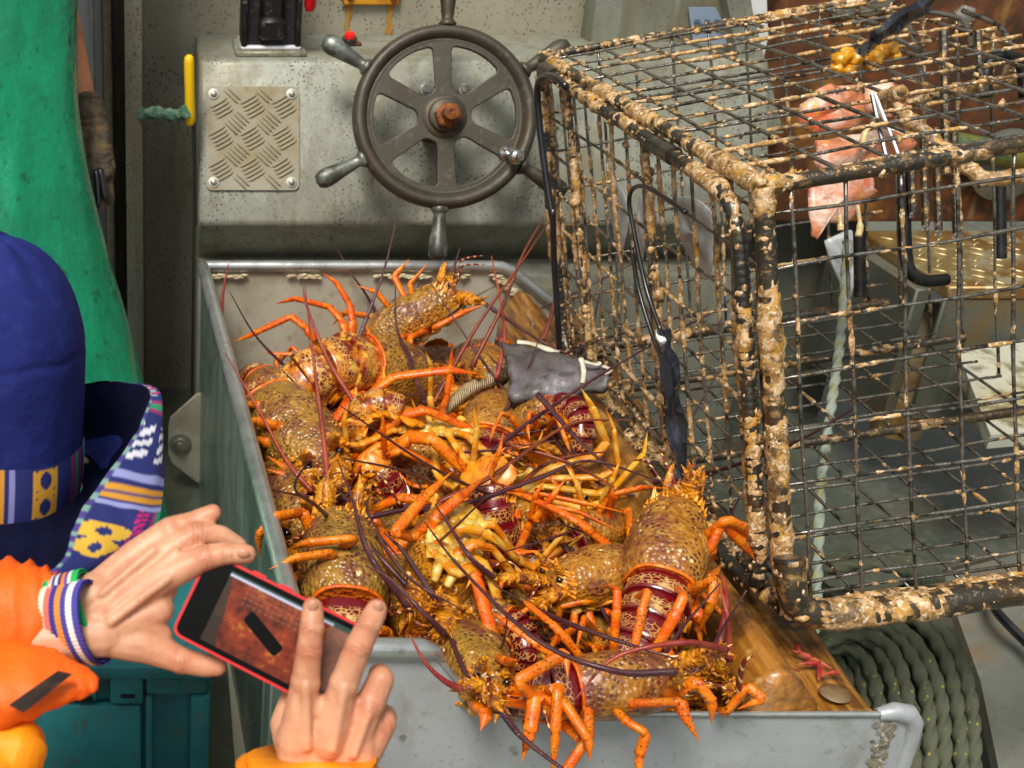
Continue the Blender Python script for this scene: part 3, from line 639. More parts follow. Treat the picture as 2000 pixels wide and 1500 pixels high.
# entrance neck: bar, curved wires, hanging rods
frame('neck_bar', [P(1640, 225, 1.98), P(1690, 214, 1.98), P(2020, 145, 1.98)], .0085, foul=.7)
frame('neck_bar', [P(1760, 180, 1.75), P(1720, 190, 1.82), P(1920, 350, 1.72), P(2000, 345, 1.70)], .007, foul=.9, big=1.2)
for pp in ([(1770, 45, 2.1), (1785, 75, 2.05), (1812, 205, 1.99)], [(1800, 20, 2.1), (1880, 40, 2.04), (1900, 92, 1.99)], [(1880, 20, 2.1), (1960, 60, 2.03), (1985, 150, 1.98)], [(1690, 50, 2.15), (1760, 80, 2.05), (1812, 110, 1.99)]):
    m = MB(); m.tube(smooth_path([P(*q) for q in pp], 8), .0042, 7); m.build('neck_wire', MATS['pot_wire'], pt, 180)
for pp in ([(1925, 190, 1.95), (1928, 130, 1.95), (1960, 108, 1.95), (1995, 125, 1.95), (2003, 190, 1.95)], [(1765, 330, 1.95), (1768, 480, 1.95), (1778, 530, 1.95), (1805, 548, 1.95), (1850, 546, 1.95)]):
    m = MB(); m.tube(smooth_path([P(*q) for q in pp], 8), .0095, 10); m.build('bent_rod', MATS['black_iron'], pt, 180)
for (px, y0, y1, r) in ((1783, 250, 415, .0062), (1808, 255, 440, .006), (1833, 250, 450, .006), (1868, 250, 456, .006), (1848, 60, 340, .007), (1915, 60, 180, .006)):
    m = MB(); a, b_ = P(px - 6, y0, 1.93), P(px, y1, 1.93); m.tube([a, b_], r, 8); m.build('hanging_rod', MATS['pot_tube'], pt)
    if y1 > 400:
        m = MB(); m.blob(b_ + V((0, -.001, -.003)), (.005, .005, .007), sub=2, jit=0); m.build('water_drop', MATS.get('water_clear') or mat('water_clear', '#ffffff', .03, 0, trans=1.0), pt, 180)
for (px, y0, y1) in ((1678, 450, 580), (1952, 335, 505)):
    m = MB(); m.tube([P(px, y0, 2.1), P(px + 2, y1, 2.1)], .0095, 10); m.build('hanging_rod', MATS['black_iron'], pt)
random.shuffle(FOUL)
m = MB()
for (p, r) in FOUL[:24000]:
    r *= .5 if random.random() < .9 else .9
    m.blob(p, (r * random.uniform(.7, 1.5), r * random.uniform(.7, 1.3), r * random.uniform(.8, 1.9)), jit=.42)
m.build('fouling', MATS['fouling'], pt, 180, kind='stuff')
CR.build('crust', MATS['fouling'], pt, 180, kind='stuff')

# left-face plane helper
LN = eV.cross(eW).normalized()
if LN.x > 0: LN = -LN
def lface(px, py, lift=.02):
    r = P(px, py, 1) - CAMPOS; return CAMPOS + r * ((PA - CAMPOS).dot(LN) / r.dot(LN)) + LN * lift
def ribbon(mb, pts, wid, thick, wdir):
    pts = smooth_path(pts, 6); k = len(pts); L = []; Rr_ = []
    for i, p in enumerate(pts):
        w_ = wid[min(i * len(wid) // k, len(wid) - 1)] if isinstance(wid, (list, tuple)) else wid
        a = (pts[min(i+1, k-1)] - pts[max(i-1, 0)]).normalized(); s_ = (V(wdir) - a * a.dot(V(wdir))).normalized(); nn = a.cross(s_)
        for (x, y) in ((-.5, 0), (-.25, .5), (.1, .25), (.3, .55), (.5, 0), (.2, -.5), (-.2, -.4)): L.append(p + s_ * w_ * x * (1 + .1 * sin(i)) + nn * thick * (y + .3 * sin(i * .9 + x * 4)))
    n = 7; mb.add(L, [(i*n+j, i*n+(j+1) % n, (i+1)*n+(j+1) % n, (i+1)*n+j) for i in range(k-1) for j in range(n)] + [tuple(range(n)), tuple(range((k-1)*n, k*n))])
mat('strap_black', '#17181f', .22, 0, [('noise', (30, 30, 5), .52, .62, '#6a7390', .35)], [('noise', (50, 50, 8), .5, .004)], coat=.7)
st = thing('rubber_strap', 'black rubber bungee strap stretched down the left side of the pot', 'strap', lface(1340, 760, .02))
m = MB(); ribbon(m, [lface(x, y, .022) for x, y in ((1322, 640), (1334, 700), (1345, 800), (1360, 900), (1376, 1010))], [.026, .042, .044, .038, .030], .010, (.75, .6, .1)); m.build('strap', MATS['strap_black'], st, 50)
m = MB(); m.tube(smooth_path([lface(x, y, .024) for x, y in ((1372, 410), (1330, 382), (1290, 360), (1266, 364), (1258, 392), (1268, 450), (1292, 560), (1322, 645))], 7), .0036, 8); m.build('hook', MATS['black_rubber'], st, 180)
m = MB(); m.tube(smooth_path([lface(x, y, .024) for x, y in ((1262, 480), (1276, 560), (1300, 640), (1324, 700))], 7), .0034, 8); m.build('loop', MATS['black_rubber'], st, 180)
hk = thing('black_hook', 'black rubber-coated hook over the top left corner of the pot', 'hook', lface(1125, 300, .05))
m = MB(); m.tube(smooth_path([lface(x, y, .05) for x, y in ((1162, 160), (1140, 143), (1115, 142), (1103, 165), (1106, 230), (1118, 330), (1132, 420))], 8), [.0065] * 49, 9); m.build('bent_bar', MATS['black_rubber'], hk, 180)
m = MB(); m.tube(smooth_path([lface(x, y, .05) for x, y in ((1132, 400), (1134, 500), (1140, 600), (1144, 690))], 8), .006, 8); m.build('cord', MATS['black_rubber'], hk, 180)
m = MB(); ribbon(m, [P(1680, 108, 1.93), P(1715, 70, 1.92), P(1765, 35, 1.92), P(1810, 8, 1.93), P(1850, -30, 1.95)], [.012, .03, .04, .038, .04], .012, (.5, .1, .7))
tag(m.build('black_strap', MATS['strap_black'], None, 50), 'shiny twisted black rubber strap lying on top of the pot', 'strap')
# bait inside the pot
mat('salmon_flesh', '#d98a62', .38, 0, [('noise', 18, .44, .54, '#e8cdbd', .9), ('noise', 11, .52, .60, '#d8560f', .85), ('noise', 24, .57, .64, '#dfa53a', .85), ('noise', 30, .6, .66, '#8c2a16', .6), ('noise', (8, 8, 40), .58, .7, '#efd8c8', .7)], [('noise', 30, .6, .01), ('noise', 90, .4, .004)], coat=.2, sss=.15)
mat('roe', '#cf8d10', .35, 0, [('vor', 70, .5, .1, '#e9b63a', .8)], [('vor', 90, .7, .005)], coat=.4)
def slab(name, par, pts, th_, m_, seed):
    """closed thick flesh sheet through an outline"""
    c = sum(pts, V()) / len(pts); q = smooth_path(pts + [pts[0]], 5)[:-1]; mm = MB(); n = len(q); rings = []
    nr = (q[0] - c).cross(q[n // 3] - c).normalized()
    for s_, h in ((.0, 1), (.45, .95), (.8, .75), (.97, .35), (1.0, 0), (.97, -.35), (.8, -.75), (.45, -.95), (0, -1)):
        for i, p in enumerate(q): rings.append(c + (p - c) * s_ * (1 + (.16 if seed < 6 else .06) * (nz((i * .55, seed, 2)) + .6 * nz((i * 1.7, seed, 5)))) + nr * (th_ * h + .012 * nz((p.x * 14, p.z * 14, seed))))
    mm.add(rings, [(a*n+i, a*n+(i+1) % n, (a+1)*n+(i+1) % n, (a+1)*n+i) for a in range(8) for i in range(n)])
    return mm.build(name, MATS[m_], par, 180)
ba = thing('fish_bait', 'pink and orange salmon frame bait hanging inside the pot', 'bait', P(1660, 300, 1.95))
slab('fillet', ba, [P(x, y, 1.95) for x, y in ((1560, 205), (1620, 165), (1690, 180), (1700, 235), (1640, 260), (1560, 250))], .014, 'salmon_flesh', 1)
slab('fillet', ba, [P(x, y, 1.90) for x, y in ((1690, 165), (1745, 160), (1775, 210), (1740, 235), (1690, 220))], .012, 'salmon_flesh', 2)
slab('fillet', ba, [P(x, y, 1.86) for x, y in ((1590, 275), (1680, 260), (1790, 255), (1770, 300), (1720, 330), (1600, 335))], .014, 'salmon_flesh', 3)
slab('belly_flap', ba, [P(x, y, 1.85) for x, y in ((1580, 330), (1700, 350), (1692, 395), (1650, 440), (1615, 435), (1585, 470), (1580, 380))], .008, 'salmon_flesh', 4)
for pp in ([(1710, 235), (1690, 260), (1685, 285)], [(1675, 400), (1680, 440), (1676, 462)], [(1640, 420), (1642, 440), (1642, 450)]):
    m = MB(); m.tube(smooth_path([P(x, y, 1.82) for x, y in pp], 5), [.003] * 5 + [.005] * 6, 7); m.build('sinew', mat('sinew', '#d9c38a', .3, 0, coat=.4) if 'sinew' not in MATS else MATS['sinew'], ba, 180)
random.seed(4); m = MB()
for (x, y, r) in ((1640, 118, .018), (1655, 108, .017), (1672, 114, .018), (1635, 135, .014), (1690, 120, .012), (1712, 115, .016), (1725, 100, .015), (1742, 98, .015), (1748, 112, .012), (1700, 130, .012), (1660, 140, .014)):
    m.blob(P(x, y, 1.97), r * .8, sub=2, jit=.22)
tag(m.build('fish_roe', MATS['roe'], None, 180), 'yellow lumpy roe lying on top of the pot wires', 'roe')
m = MB(); a, b_ = P(1706, 185, 1.74), P(1745, 312, 1.70)
for s_ in (-.006, .006): m.tube([a + V((s_ * .3, 0, 0)), a.lerp(b_, .5) + V((s_, 0, 0)), b_ + V((s_ * 1.5, 0, 0))], .0032, 7)
m.tube([a.lerp(b_, .5) + V((-.012, 0, 0)), a.lerp(b_, .5) + V((.012, 0, 0))], .003, 7)
tag(m.build('wire_clip', MATS['chrome']), 'bright steel wire clip hooked through the pot top', 'clip')
mat('pale_plastic', '#c9ced2', .25, 0, [('noise', 12, .45, .6, '#8f938f', .7)], [('noise', 30, .5, .006)], coat=.4)
for i, pts in enumerate(([(1140, 375), (1165, 372), (1180, 420), (1170, 500), (1150, 440)], [(1195, 390), (1212, 400), (1215, 480), (1200, 515), (1196, 450)], [(1262, 392), (1300, 395), (1335, 430), (1338, 520), (1318, 556), (1288, 500), (1270, 440)])):
    tag(slab('bait_scrap', None, [lface(x, y, -.045) for x, y in pts], .004, 'pale_plastic', 7 + i), ['pale torn bait scrap nearest the black corner hook, inside the pot', 'narrow pale bait scrap caught between two pot rods', 'large pale bait scrap beside the black strap hook'][i], 'bait scrap')
tag(slab('fish_skin', None, [P(x, y, 2.36) for x, y in ((1610, 470), (1660, 450), (1690, 500), (1662, 570), (1655, 630), (1640, 560))], .006, 'pale_plastic', 15), 'dangling grey fish tail skin inside the pot', 'fish skin')

# ropes ------------------------------------------------------------------
mat('dark_rope', '#545946', .85, 0, [('vor', (90, 90, 60), .20, .08, '#b0a02c', .9, ('noise', 14, .44, .50)), ('noise', 24, .45, .65, '#454a38', .8)], [('noise', 150, .4, .002)])
mat('pale_rope', '#9aa79a', .75, 0, [('noise', 40, .52, .6, '#b9a83a', .8), ('noise', 20, .5, .65, '#747f74', .7)], [('noise', 150, .4, .002)])
def rope(mb, pts, r, tw=.5, step=.0032):
    q = smooth_path(pts, 14); out = [q[0]]; acc = 0
    for a, b_ in zip(q, q[1:]):
        L = (b_ - a).length; 
        while acc + L >= step and L > 1e-9:
            t = (step - acc) / L; a = a.lerp(b_, t); out.append(a); L = (b_ - a).length; acc = 0
        acc += L
    mb.tube(out, r, 12, lobes=(.22, 3, tw))
random.seed(8)
m = MB(); pts = []; NL = 9
for k in range(NL):
    f = k / (NL - 1); xk = 1668 + 236 * f + random.uniform(-3, 3); xl = 1556 + random.uniform(-6, 6); ccx = (xk + xl) / 2; rx = (xk - xl) / 2; ry = 215 + 82 * f + random.uniform(-8, 8); dd = 1.80 - .035 * sin(pi * f) + (.006 if k % 2 else 0)
    for i in range(14):
        a = 2 * pi * (i / 14) + 3.6; c_, s_ = cos(a), sin(a); pts.append(P(ccx + rx * math.copysign(abs(c_) ** .8, c_) + random.uniform(-2, 2), 1492 - ry * math.copysign(abs(s_) ** .85, s_) + random.uniform(-2, 2), dd + .03 * c_))
rope(m, pts, .0094, .56, .0030)
pts = []
for k in range(8):
    xk = 1650 + 240 * k / 7; xl = 1550; ccx = (xk + xl) / 2; rx = (xk - xl) / 2; ry = 210 + 80 * k / 7
    for i in range(12):
        a = 2 * pi * i / 12 + 3.6; pts.append(P(ccx + rx * cos(a) + random.uniform(-5, 5), 1496 - ry * sin(a) + random.uniform(-6, 6), 1.835 + .03 * cos(a)))
rope(m, pts, .0094, .56, .0030)
tag(m.build('rope_coil', MATS['dark_rope'], None, 180), 'coil of dark green rope with yellow flecks hanging beside the bin', 'rope')
m = MB(); pts = []
for k in range(7):
    for i in range(10):
        a = 2 * pi * i / 10; pts.append(P(1690 + (95 + 8 * k) * cos(a), 1135 - (32 + 3*k) * sin(a), 2.05 + .012 * k - .05 * sin(a)))
rope(m, pts, .0094, .56, .0030)
tag(m.build('rope_coil', MATS['dark_rope'], None, 180), 'smaller heap of dark rope lying on the deck under the pot', 'rope')
m = MB(); rope(m, [P(x, y, d) for x, y, d in ((1655, 470, 2.30), (1650, 560, 2.27), (1638, 690, 2.2), (1618, 830, 2.1), (1602, 960, 2.02), (1598, 1080, 1.98), (1592, 1220, 1.92), (1586, 1275, 1.9))], .0075, .6)
tag(m.build('hanging_rope', MATS['pale_rope'], None, 180), 'single pale yellow-flecked rope hanging down behind the pot mesh', 'rope')

# teal crate --------------------------------------------------------------
cy0 = 1.50; xa, xb = ony(40, 1400, cy0).x - .1, ony(412, 1400, cy0).x
def cz(py): return ony(300, py, cy0).z
zt = cz(1292)
cr = thing('plastic_crate', 'scuffed teal plastic fish crate standing left of the bin', 'crate', ((xa + xb) / 2, 1.75, .55))
m = MB(); m.box(((xa+xb)/2, cy0 + .13, (.56 + zt - .01) / 2), (xb - xa, .24, zt - .57), bev=.012, seg=3); m.build('body', MATS['teal_plastic'], cr)
def cbox(name, px0, px1, py0, py1, dy, th_, mt='teal_plastic', bev=.004):
    a = ony(px0, py0, cy0); b_ = ony(px1, py1, cy0); m = MB(); m.box(((a.x+b_.x)/2, cy0 + .01 + dy - th_/2, (a.z+b_.z)/2), (b_.x-a.x, th_, a.z-b_.z), bev=bev, seg=2); return m.build(name, MATS[mt], cr)
cbox('rim', -40, 412, 1288, 1312, 0, .03)
cbox('rim_block', 285, 405, 1300, 1350, 0, .018); cbox('rim_label', 296, 352, 1318, 1334, 0, .021, bev=.002)
cbox('handle_block', 215, 280, 1306, 1366, 0, .022); cbox('handle_slot', 236, 264, 1346, 1353, 0, .0235, 'slot_shade', .001)  # slot is a solid dark bar in place of a shaded opening
cbox('handle_block', 60, 190, 1330, 1362, 0, .02); cbox('handle_slot', 150, 182, 1352, 1362, 0, .0215, 'slot_shade', .001)
cbox('panel', 60, 278, 1372, 1530, 0, .018, bev=.008)
for (x0_, x1_) in ((284, 300), (372, 408)): cbox('rib', x0_, x1_, 1352, 1530, 0, .024, bev=.006)
# ------------------------------------------------------------------ rock lobsters
ORG, ORG2 = '#d4640c', '#e08a14'
mat('carapace', '#a46c1e', .3, 0, [('rand', 1, .2, .9, '#86702a', .6), ('noise', 18, .46, .62, '#6e3630', .8), ('noise', 60, .50, .64, '#b98a3e', .8), ('z', 1, .008, -.030, '#c07e14', .85), ('vor', 150, .46, .28, '#3a1420', .85, ('noise', 24, .40, .54)),
    ('vor', 75, .24, .15, '#f0dca6', .95, ('noise', 15, .52, .60)), ('x', 1, .006, .001, '#c4520a', .8)],
    [('vor', 150, .6, .005), ('noise', 300, .25, .001)], coat=.25, rvar=.15)
mat('tail_shell', '#6a0410', .24, 0, [('noise', 26, .52, .68, '#5f1c12', .7), ('edge', (180, 120, 150), .12, .05, '#c99a56', .85, ('mask', 1, .62, .92)), ('noise', 32, .58, .66, '#d9b878', .8, ('mask', 1, .6, .9)), ('noise', 9, .58, .72, '#8a3a10', .6)],
    [('edge', (85, 55, 85), .3, .003), ('noise', 120, .15, .002)], coat=.6)
mat('tail_shell_amber', '#6e1c12', .28, 0, [('noise', (22, 40, 40), .44, .56, '#c4700a', .9), ('noise', (34, 60, 60), .54, .62, '#e8b848', .85), ('edge', (150, 100, 130), .10, .04, '#e0bc70', .7, ('mask', 1, .6, .9)), ('vor', 80, .25, .12, '#4a0c14', .8, ('noise', 17, .5, .6))],
    [('edge', (85, 55, 85), .3, .003)], coat=.6)
mat('leg_shell', '#e45400', .36, 0, [('rand', 1, .0, .9, '#e07600', .9), ('noise', 45, .46, .64, '#e89410', .7), ('vor', 230, .42, .22, '#4a1410', .75, ('noise', 34, .44, .54)), ('noise', (20, 20, 60), .56, .68, '#a83602', .75)], [('noise', 200, .4, .003), ('vor', 260, .3, .002)], coat=.2)
mat('leg_pale', '#dd960e', .36, 0, [('rand', 1, .1, .9, '#d87806', .8), ('noise', 40, .46, .62, '#ecc85a', .75), ('noise', 22, .54, .66, '#c85e06', .85)], [('noise', 160, .4, .003)], coat=.2)
mat('belly_shell', '#d8a832', .36, 0, [('noise', 40, .46, .62, '#f0d88a', .85), ('noise', 22, .52, .64, '#9a6812', .9), ('noise', 60, .6, .7, '#a24c0a', .7)], [('noise', 90, .4, .004)], coat=.4)
mat('spine_tip', '#ea9208', .4, 0, [('noise', 60, .5, .65, '#f2d27a', .7)], coat=.3)
mat('antenna_base_shell', '#d08412', .4, 0, [('noise', 45, .50, .60, '#6f3030', .8), ('noise', 60, .54, .64, '#eda820', .9)], [('vor', 190, .6, .005)], coat=.25)
mat('antenna_purple', '#4a2430', .4, 0, [('noise', 20, .5, .66, '#6b4038', .8)], [('wave', (300, 300, 300), .5, .002)], coat=.3)
mat('antenna_orange', '#8a3f1c', .4, 0, [('noise', 16, .45, .62, '#5f2426', .8)], [('wave', (300, 300, 300), .5, .002)], coat=.3)
mat('antenna_red', '#8a2420', .4, 0, [('noise', 16, .45, .62, '#b5563a', .7)], [('wave', (300, 300, 300), .4, .002)], coat=.3)
mat('antennule_banded', '#6b1414', .4, 0, [('wave', (26, 26, 26), .80, .93, '#e6b873', .95)], coat=.3)
mat('fan_blade', '#c87208', .34, 0, [('noise', (9, 60, 60), .42, .6, '#e89a12', .85), ('noise', (7, 110, 60), .60, .7, '#33101c', .8), ('x', 1, .0, -.02, '#7a4a0c', .0)], [('noise', (14, 140, 60), .4, .003)], coat=.2)
mat('eye_black', '#0a0908', .08, 0, coat=.8)

def loft(mb, rings, close=True, capa=True, capb=True):
    n = len(rings[0]); vs = [p for r in rings for p in r]; k = len(rings)
    fs = [(i*n+j, i*n+(j+1) % n, (i+1)*n+(j+1) % n, (i+1)*n+j) for i in range(k-1) for j in range(n if close else n-1)]
    if capa: fs.append(tuple(range(n))[::-1])
    if capb: fs.append(tuple(range((k-1)*n, k*n)))
    mb.add(vs, fs)
def limb(mb, pts, rads, n=8):
    """articulated leg: swollen at each joint, narrow between"""
    P_, Rr_ = [], []
    for i in range(len(pts) - 1):
        a, b_ = pts[i], pts[i+1]; r0, r1 = rads[i], rads[i+1]; last = i == len(pts) - 2
        for t, k in ((0.0, .74), (.08, .95), (.45, .98), (.82, .98), (.94, 1.12), (1.0, .82)) if not last else ((0, .75), (.12, 1.0), (.5, .8), (.8, .45), (1, .08)):
            P_.append(a.lerp(b_, t)); Rr_.append((r0 + (r1 - r0) * t) * k)
    mb.tube(P_, Rr_, n, flat=.72)
WHALF = [(0, .245), (.12, .285), (.4, .305), (.6, .285), (.8, .24), (.93, .19), (1.0, .145)]
HTOP = [(0, .225), (.18, .29), (.45, .30), (.62, .265), (.8, .22), (.93, .165), (1.0, .11)]
LOBS = []
def inbin(p, e=.012, hard=False):
    p = V(p); t = (2.566 - p.y) / 1.35; xl = BL.x + (FL.x - BL.x) * t
    if hard or p.z < RZ + .02: p.x = max(p.x, xl + e)
    if p.z < 1.07: p.x = min(p.x, .93 if p.z > 1.03 else .745)
    if p.z < RZ + .02: p.y = min(p.y, 2.55)
    if hard or p.z < (RZ + .02 if p.x < .37 else LZ + .015): p.y = max(p.y, 1.218 + e)
    return p
def lobster(label, J, H, roll=0, seed=0, curl=14, tail='tail_shell', legs=None, ants=None, legfat=1.0, legm='leg_shell', ant_m=('antenna_purple', 'antenna_purple'), tailyaw=0, droop=0, flare=1.0, base_dir=None, nolegs=(), group='live lobsters heaped in the bin', fanbend=None):
    rn = random.Random(seed * 7 + 3)
    X = (H - J); L = X.length; X.normalize(); up = V((0, 0, 1)); Z = (up - X * up.dot(X)).normalized(); Y = Z.cross(X)
    Mx = Matrix((X, Y, Z)).transposed() @ Matrix.Rotation(R(roll), 3, 'X')
    root = thing('rock_lobster', label, 'lobster', J, group); root['_local'] = 1
    root.rotation_euler = Mx.to_euler(); Mi = Mx.transposed()
    def loc(p): return Mi @ (V(p) - J)
    s = L
    def pt_(x, a):       # carapace surface, a in -1..1 round the back
        wv, h = itp(WHALF, x), itp(HTOP, x); an = a * R(128); sn, cs = sin(an), cos(an)
        g = 1 - .07 * math.exp(-((x - .60 + .16 * a * a) / .03) ** 2)
        y = wv * g * math.copysign(abs(sn) ** .82, sn); z = h * g * abs(cs) ** .8 if cs > 0 else -.27 * abs(cs) ** .9
        keel = math.exp(-((abs(a) - .72) / .06) ** 2) * .02 * (1 if y > 0 else -1)
        return V((x, y + keel, z)) * s
    m = MB(); rings = []
    for i in range(29):
        x = i / 28
        rings.append([pt_(x, -1 + 2 * j / 30) for j in range(31)] )
    loft(m, rings, True); m.build('carapace', MATS['carapace'], root, 60)
    car = root.children[0] if root.children else None
    # rear collar
    m = MB(); m.tube([pt_(.004, -.8 + 1.6 * j / 20) for j in range(21)], .014 * s, 6); m.build('collar', MATS['leg_shell'], root, 180)
    # spines on the head shield
    m = MB()
    for k in range(58):
        x = 1 - .55 * rn.random() ** 1.7; x = min(x, .97); a = rn.uniform(-.62, .62); p = pt_(x, a); nr = V((0, sin(a * R(128)), cos(a * R(128))))
        m.cone(p - nr * .01 * s, V((.75, 0, 0)) + nr * .8, (.016 + .075 * max(0, x - .6) * rn.uniform(.6, 1.6)) * s, (.010 + .022 * max(0, x - .6)) * s, 5)
    for k in range(26):
        a = rn.choice((-1, 1)) * rn.uniform(.2, .85); p = pt_(rn.uniform(.86, .99), a); m.cone(p, (1, rn.uniform(-.4, .4), .5), rn.uniform(.05, .11) * s, .022 * s, 5)
    m.build('spines', MATS['spine_tip'], root, 60, kind='stuff')
    for sy in (-1, 1):
        m = MB(); p = V((.95, .095 * sy, .12)) * s; m.tube([p, p + V((.05, .02 * sy, .07)) * s, p + V((.13, .03 * sy, .15)) * s, p + V((.2, .02 * sy, .19)) * s], [.05 * s, .042 * s, .025 * s, .003 * s], 8); m.build('horn', MATS['antenna_base_shell'], root, 180)
        m = MB(); p = V((1.0, .125 * sy, .085)) * s; m.blob(p, .036 * s, sub=2, jit=0); m.build('eye', MATS['eye_black'], root, 180)
    # underside plate
    m = MB()
    def st_(u, v):
        x = .02 + .86 * u; wv = (.10 + .12 * sin(pi * min(1, u * .75 + .1))) ; y = (v - .5) * 2 * wv
        return V((x, y, -.235 - .05 * (1 - (2*v - 1) ** 2) - .012 * sin(u * 31) )) * s
    m.grid(st_, 24, 8); 
    for i in range(5):
        x = .16 + .155 * i
        for sy in (-1, 1):
            for q in range(2): m.blob(V((x, sy * (.055 + .075 * q), -.27 + .02 * q)) * s, (.06 * s, .052 * s, .035 * s), sub=2, jit=.12, rnd=rn)
    for sy in (-1, 1):
        m.tube([V((.82, .05 * sy, -.25)) * s, V((.95, .06 * sy, -.25)) * s, V((1.05, .05 * sy, -.2)) * s, V((1.0, .03 * sy, -.14)) * s], [.04 * s, .04 * s, .03 * s, .015 * s], 7)
    m.build('underside', MATS['belly_shell'], root, 180)
    # antennae
    for k, sy in enumerate((-1, 1)):
        bd = V(base_dir[k]) if base_dir else V((1, .35 * sy + rn.uniform(-.15, .25) * sy, .18 + rn.uniform(-.2, .25)))
        pth = ants[k] if ants and k < len(ants) else None
        p0 = V((.94, .115 * sy, -.03)) * s
        if pth: bd = (loc(pth[0]) - p0)
        bd.normalize(); p1 = p0 + bd * .15 * s; b2 = (bd + V((.1, 0, rn.uniform(0, .25)))).normalized(); p2 = p1 + b2 * .15 * s; p3 = p2 + (b2 + V((0, -.15 * sy, .1))).normalized() * .19 * s
        if pth: p3 = loc(pth[0]); p1 = p0.lerp(p3, .33) + V((0, 0, .02 * s)); p2 = p0.lerp(p3, .66) + V((0, 0, .03 * s))
        m = MB(); limb(m, [p0, p1, p2, p3], [.10 * s, .088 * s, .078 * s, .058 * s], 9); m.v = m.v[:]
        # blunt end
        for q in range(40):
            t = rn.random(); c = p0.lerp(p1, t * 3) if t < .33 else (p1.lerp(p2, t * 3 - 1) if t < .66 else p2.lerp(p3, t * 3 - 2))
            nr = V((rn.uniform(-1, 1), rn.uniform(-1, 1), rn.uniform(-.4, 1))).normalized(); m.cone(c + nr * .055 * s, nr + bd * .9, rn.uniform(.05, .09) * s, .02 * s, 5)
        ab = m.build('antenna_base', MATS['antenna_base_shell'], root, 60)
        if pth: path = [loc(q) for q in pth]
        else:
            e = (p3 - p2).normalized(); Ln = rn.uniform(1.6, 3.2) * s; bend = V((rn.uniform(-.5, .5), rn.uniform(-.6, .6), rn.uniform(-.1, .5)))
            path = [loc(inbin(Mx @ (p3 + e * Ln * t + bend * Ln * .5 * t * t) + J, .006, True)) for t in (0, .2, .45, .7, 1)]
        q = smooth_path([p3 - (path[1] - path[0]).normalized() * .03 * s] + path[1:] if False else path, 9); n = len(q)
        m = MB(); m.tube(q, [(.0040 * (1 - i / n) ** .9 + .0007) * (1.08 if i % 2 else .96) for i in range(n)], 7); m.build('flagellum', MATS[ant_m[k]], ab, 180)
        # antennules
        m = MB(); p = V((1.0, .04 * sy, .0)) * s; d = V((1, rn.uniform(.1, .8) * sy, rn.uniform(-.1, .7))).normalized()
        q = smooth_path([p, p + d * .22 * s, p + (d + V((0, .2 * sy, .1))).normalized() * .42 * s, p + (d + V((0, .1 * sy, -.3))).normalized() * .62 * s], 6); m.tube(q, [.016 * s, .017 * s, .014 * s, .012 * s] + [.010 * s] * (len(q) - 6) + [.006 * s, .003 * s], 6); m.build('antennule', MATS['antennule_banded'], root, 180)
    # abdomen
    T = Matrix.Translation(V((.0, 0, .0))); seglen = .165
    for i in range(6):
        T = T @ Matrix.Rotation(R(tailyaw), 4, 'Z') @ Matrix.Rotation(R(-curl if i else -curl * .4), 4, 'Y')
        w0, h0 = itp([(0, .245), (5, .175)], i), itp([(0, .215), (5, .14)], i); rings = []; mc = []
        for (dx, k) in ((.02, .90), (-.02, .955), (-.07, .985), (-.14, 1.02), (-.175, 1.03), (-.19, .985)):
            rr = []
            mc.append({.02: 0, -.02: .45, -.07: 1, -.14: 1, -.175: .7}.get(dx, .2))
            for j in range(21):
                an = (-1 + 2 * j / 20) * R(104); y = w0 * k * math.copysign(abs(sin(an)) ** .85, sin(an)); z = h0 * k * cos(an) if cos(an) > 0 else -.07 * abs(cos(an)) * 4 * .8
                rr.append(T @ (V((dx, y, z)) * s))
            rings.append(rr)
        m = MB(); loft(m, rings, True); m.c = [(q, q, q) for q in mc for _ in range(21)]; sg = m.build('tail_segment', MATS[tail], root, 50)
        for sy in (-1, 1):
            m = MB(); b_ = V((-.09, w0 * .98 * sy, -.02)) * s
            pr = [T @ (V((-.02, w0*.97*sy, .03)) * s), T @ (V((-.16, w0*1.0*sy, .02)) * s), T @ (V((-.22, w0*1.06*sy, -.13)) * s), T @ (V((-.12, w0*1.0*sy, -.07)) * s)]
            m.prism(pr, (T.to_3x3() @ V((0, -.028 * sy, 0))) * s)
            m.cone(T @ (V((-.16, w0*1.03*sy, -.06)) * s), T.to_3x3() @ V((-.55, .25*sy, -.8)), .13 * s, .028 * s, 6)
            m.build('side_spine', MATS['spine_tip'] if i % 2 == 0 or tail != 'tail_shell' else MATS['leg_shell'], sg, 60)
        m = MB()
        for sy in (-1, 1):
            m.blob(T @ (V((-.1, w0 * .5 * sy, -.09)) * s), (.05 * s, .06 * s, .02 * s), sub=2, jit=.1, rnd=rn)
        if 100 < roll < 170: m.build('swimmeret', MATS['belly_shell'], sg, 180)
        T = T @ Matrix.Translation(V((-seglen * s, 0, 0)))
    fb = fanbend if fanbend is not None else curl * .6
    T = T @ Matrix.Rotation(R(-fb), 4, 'Y')
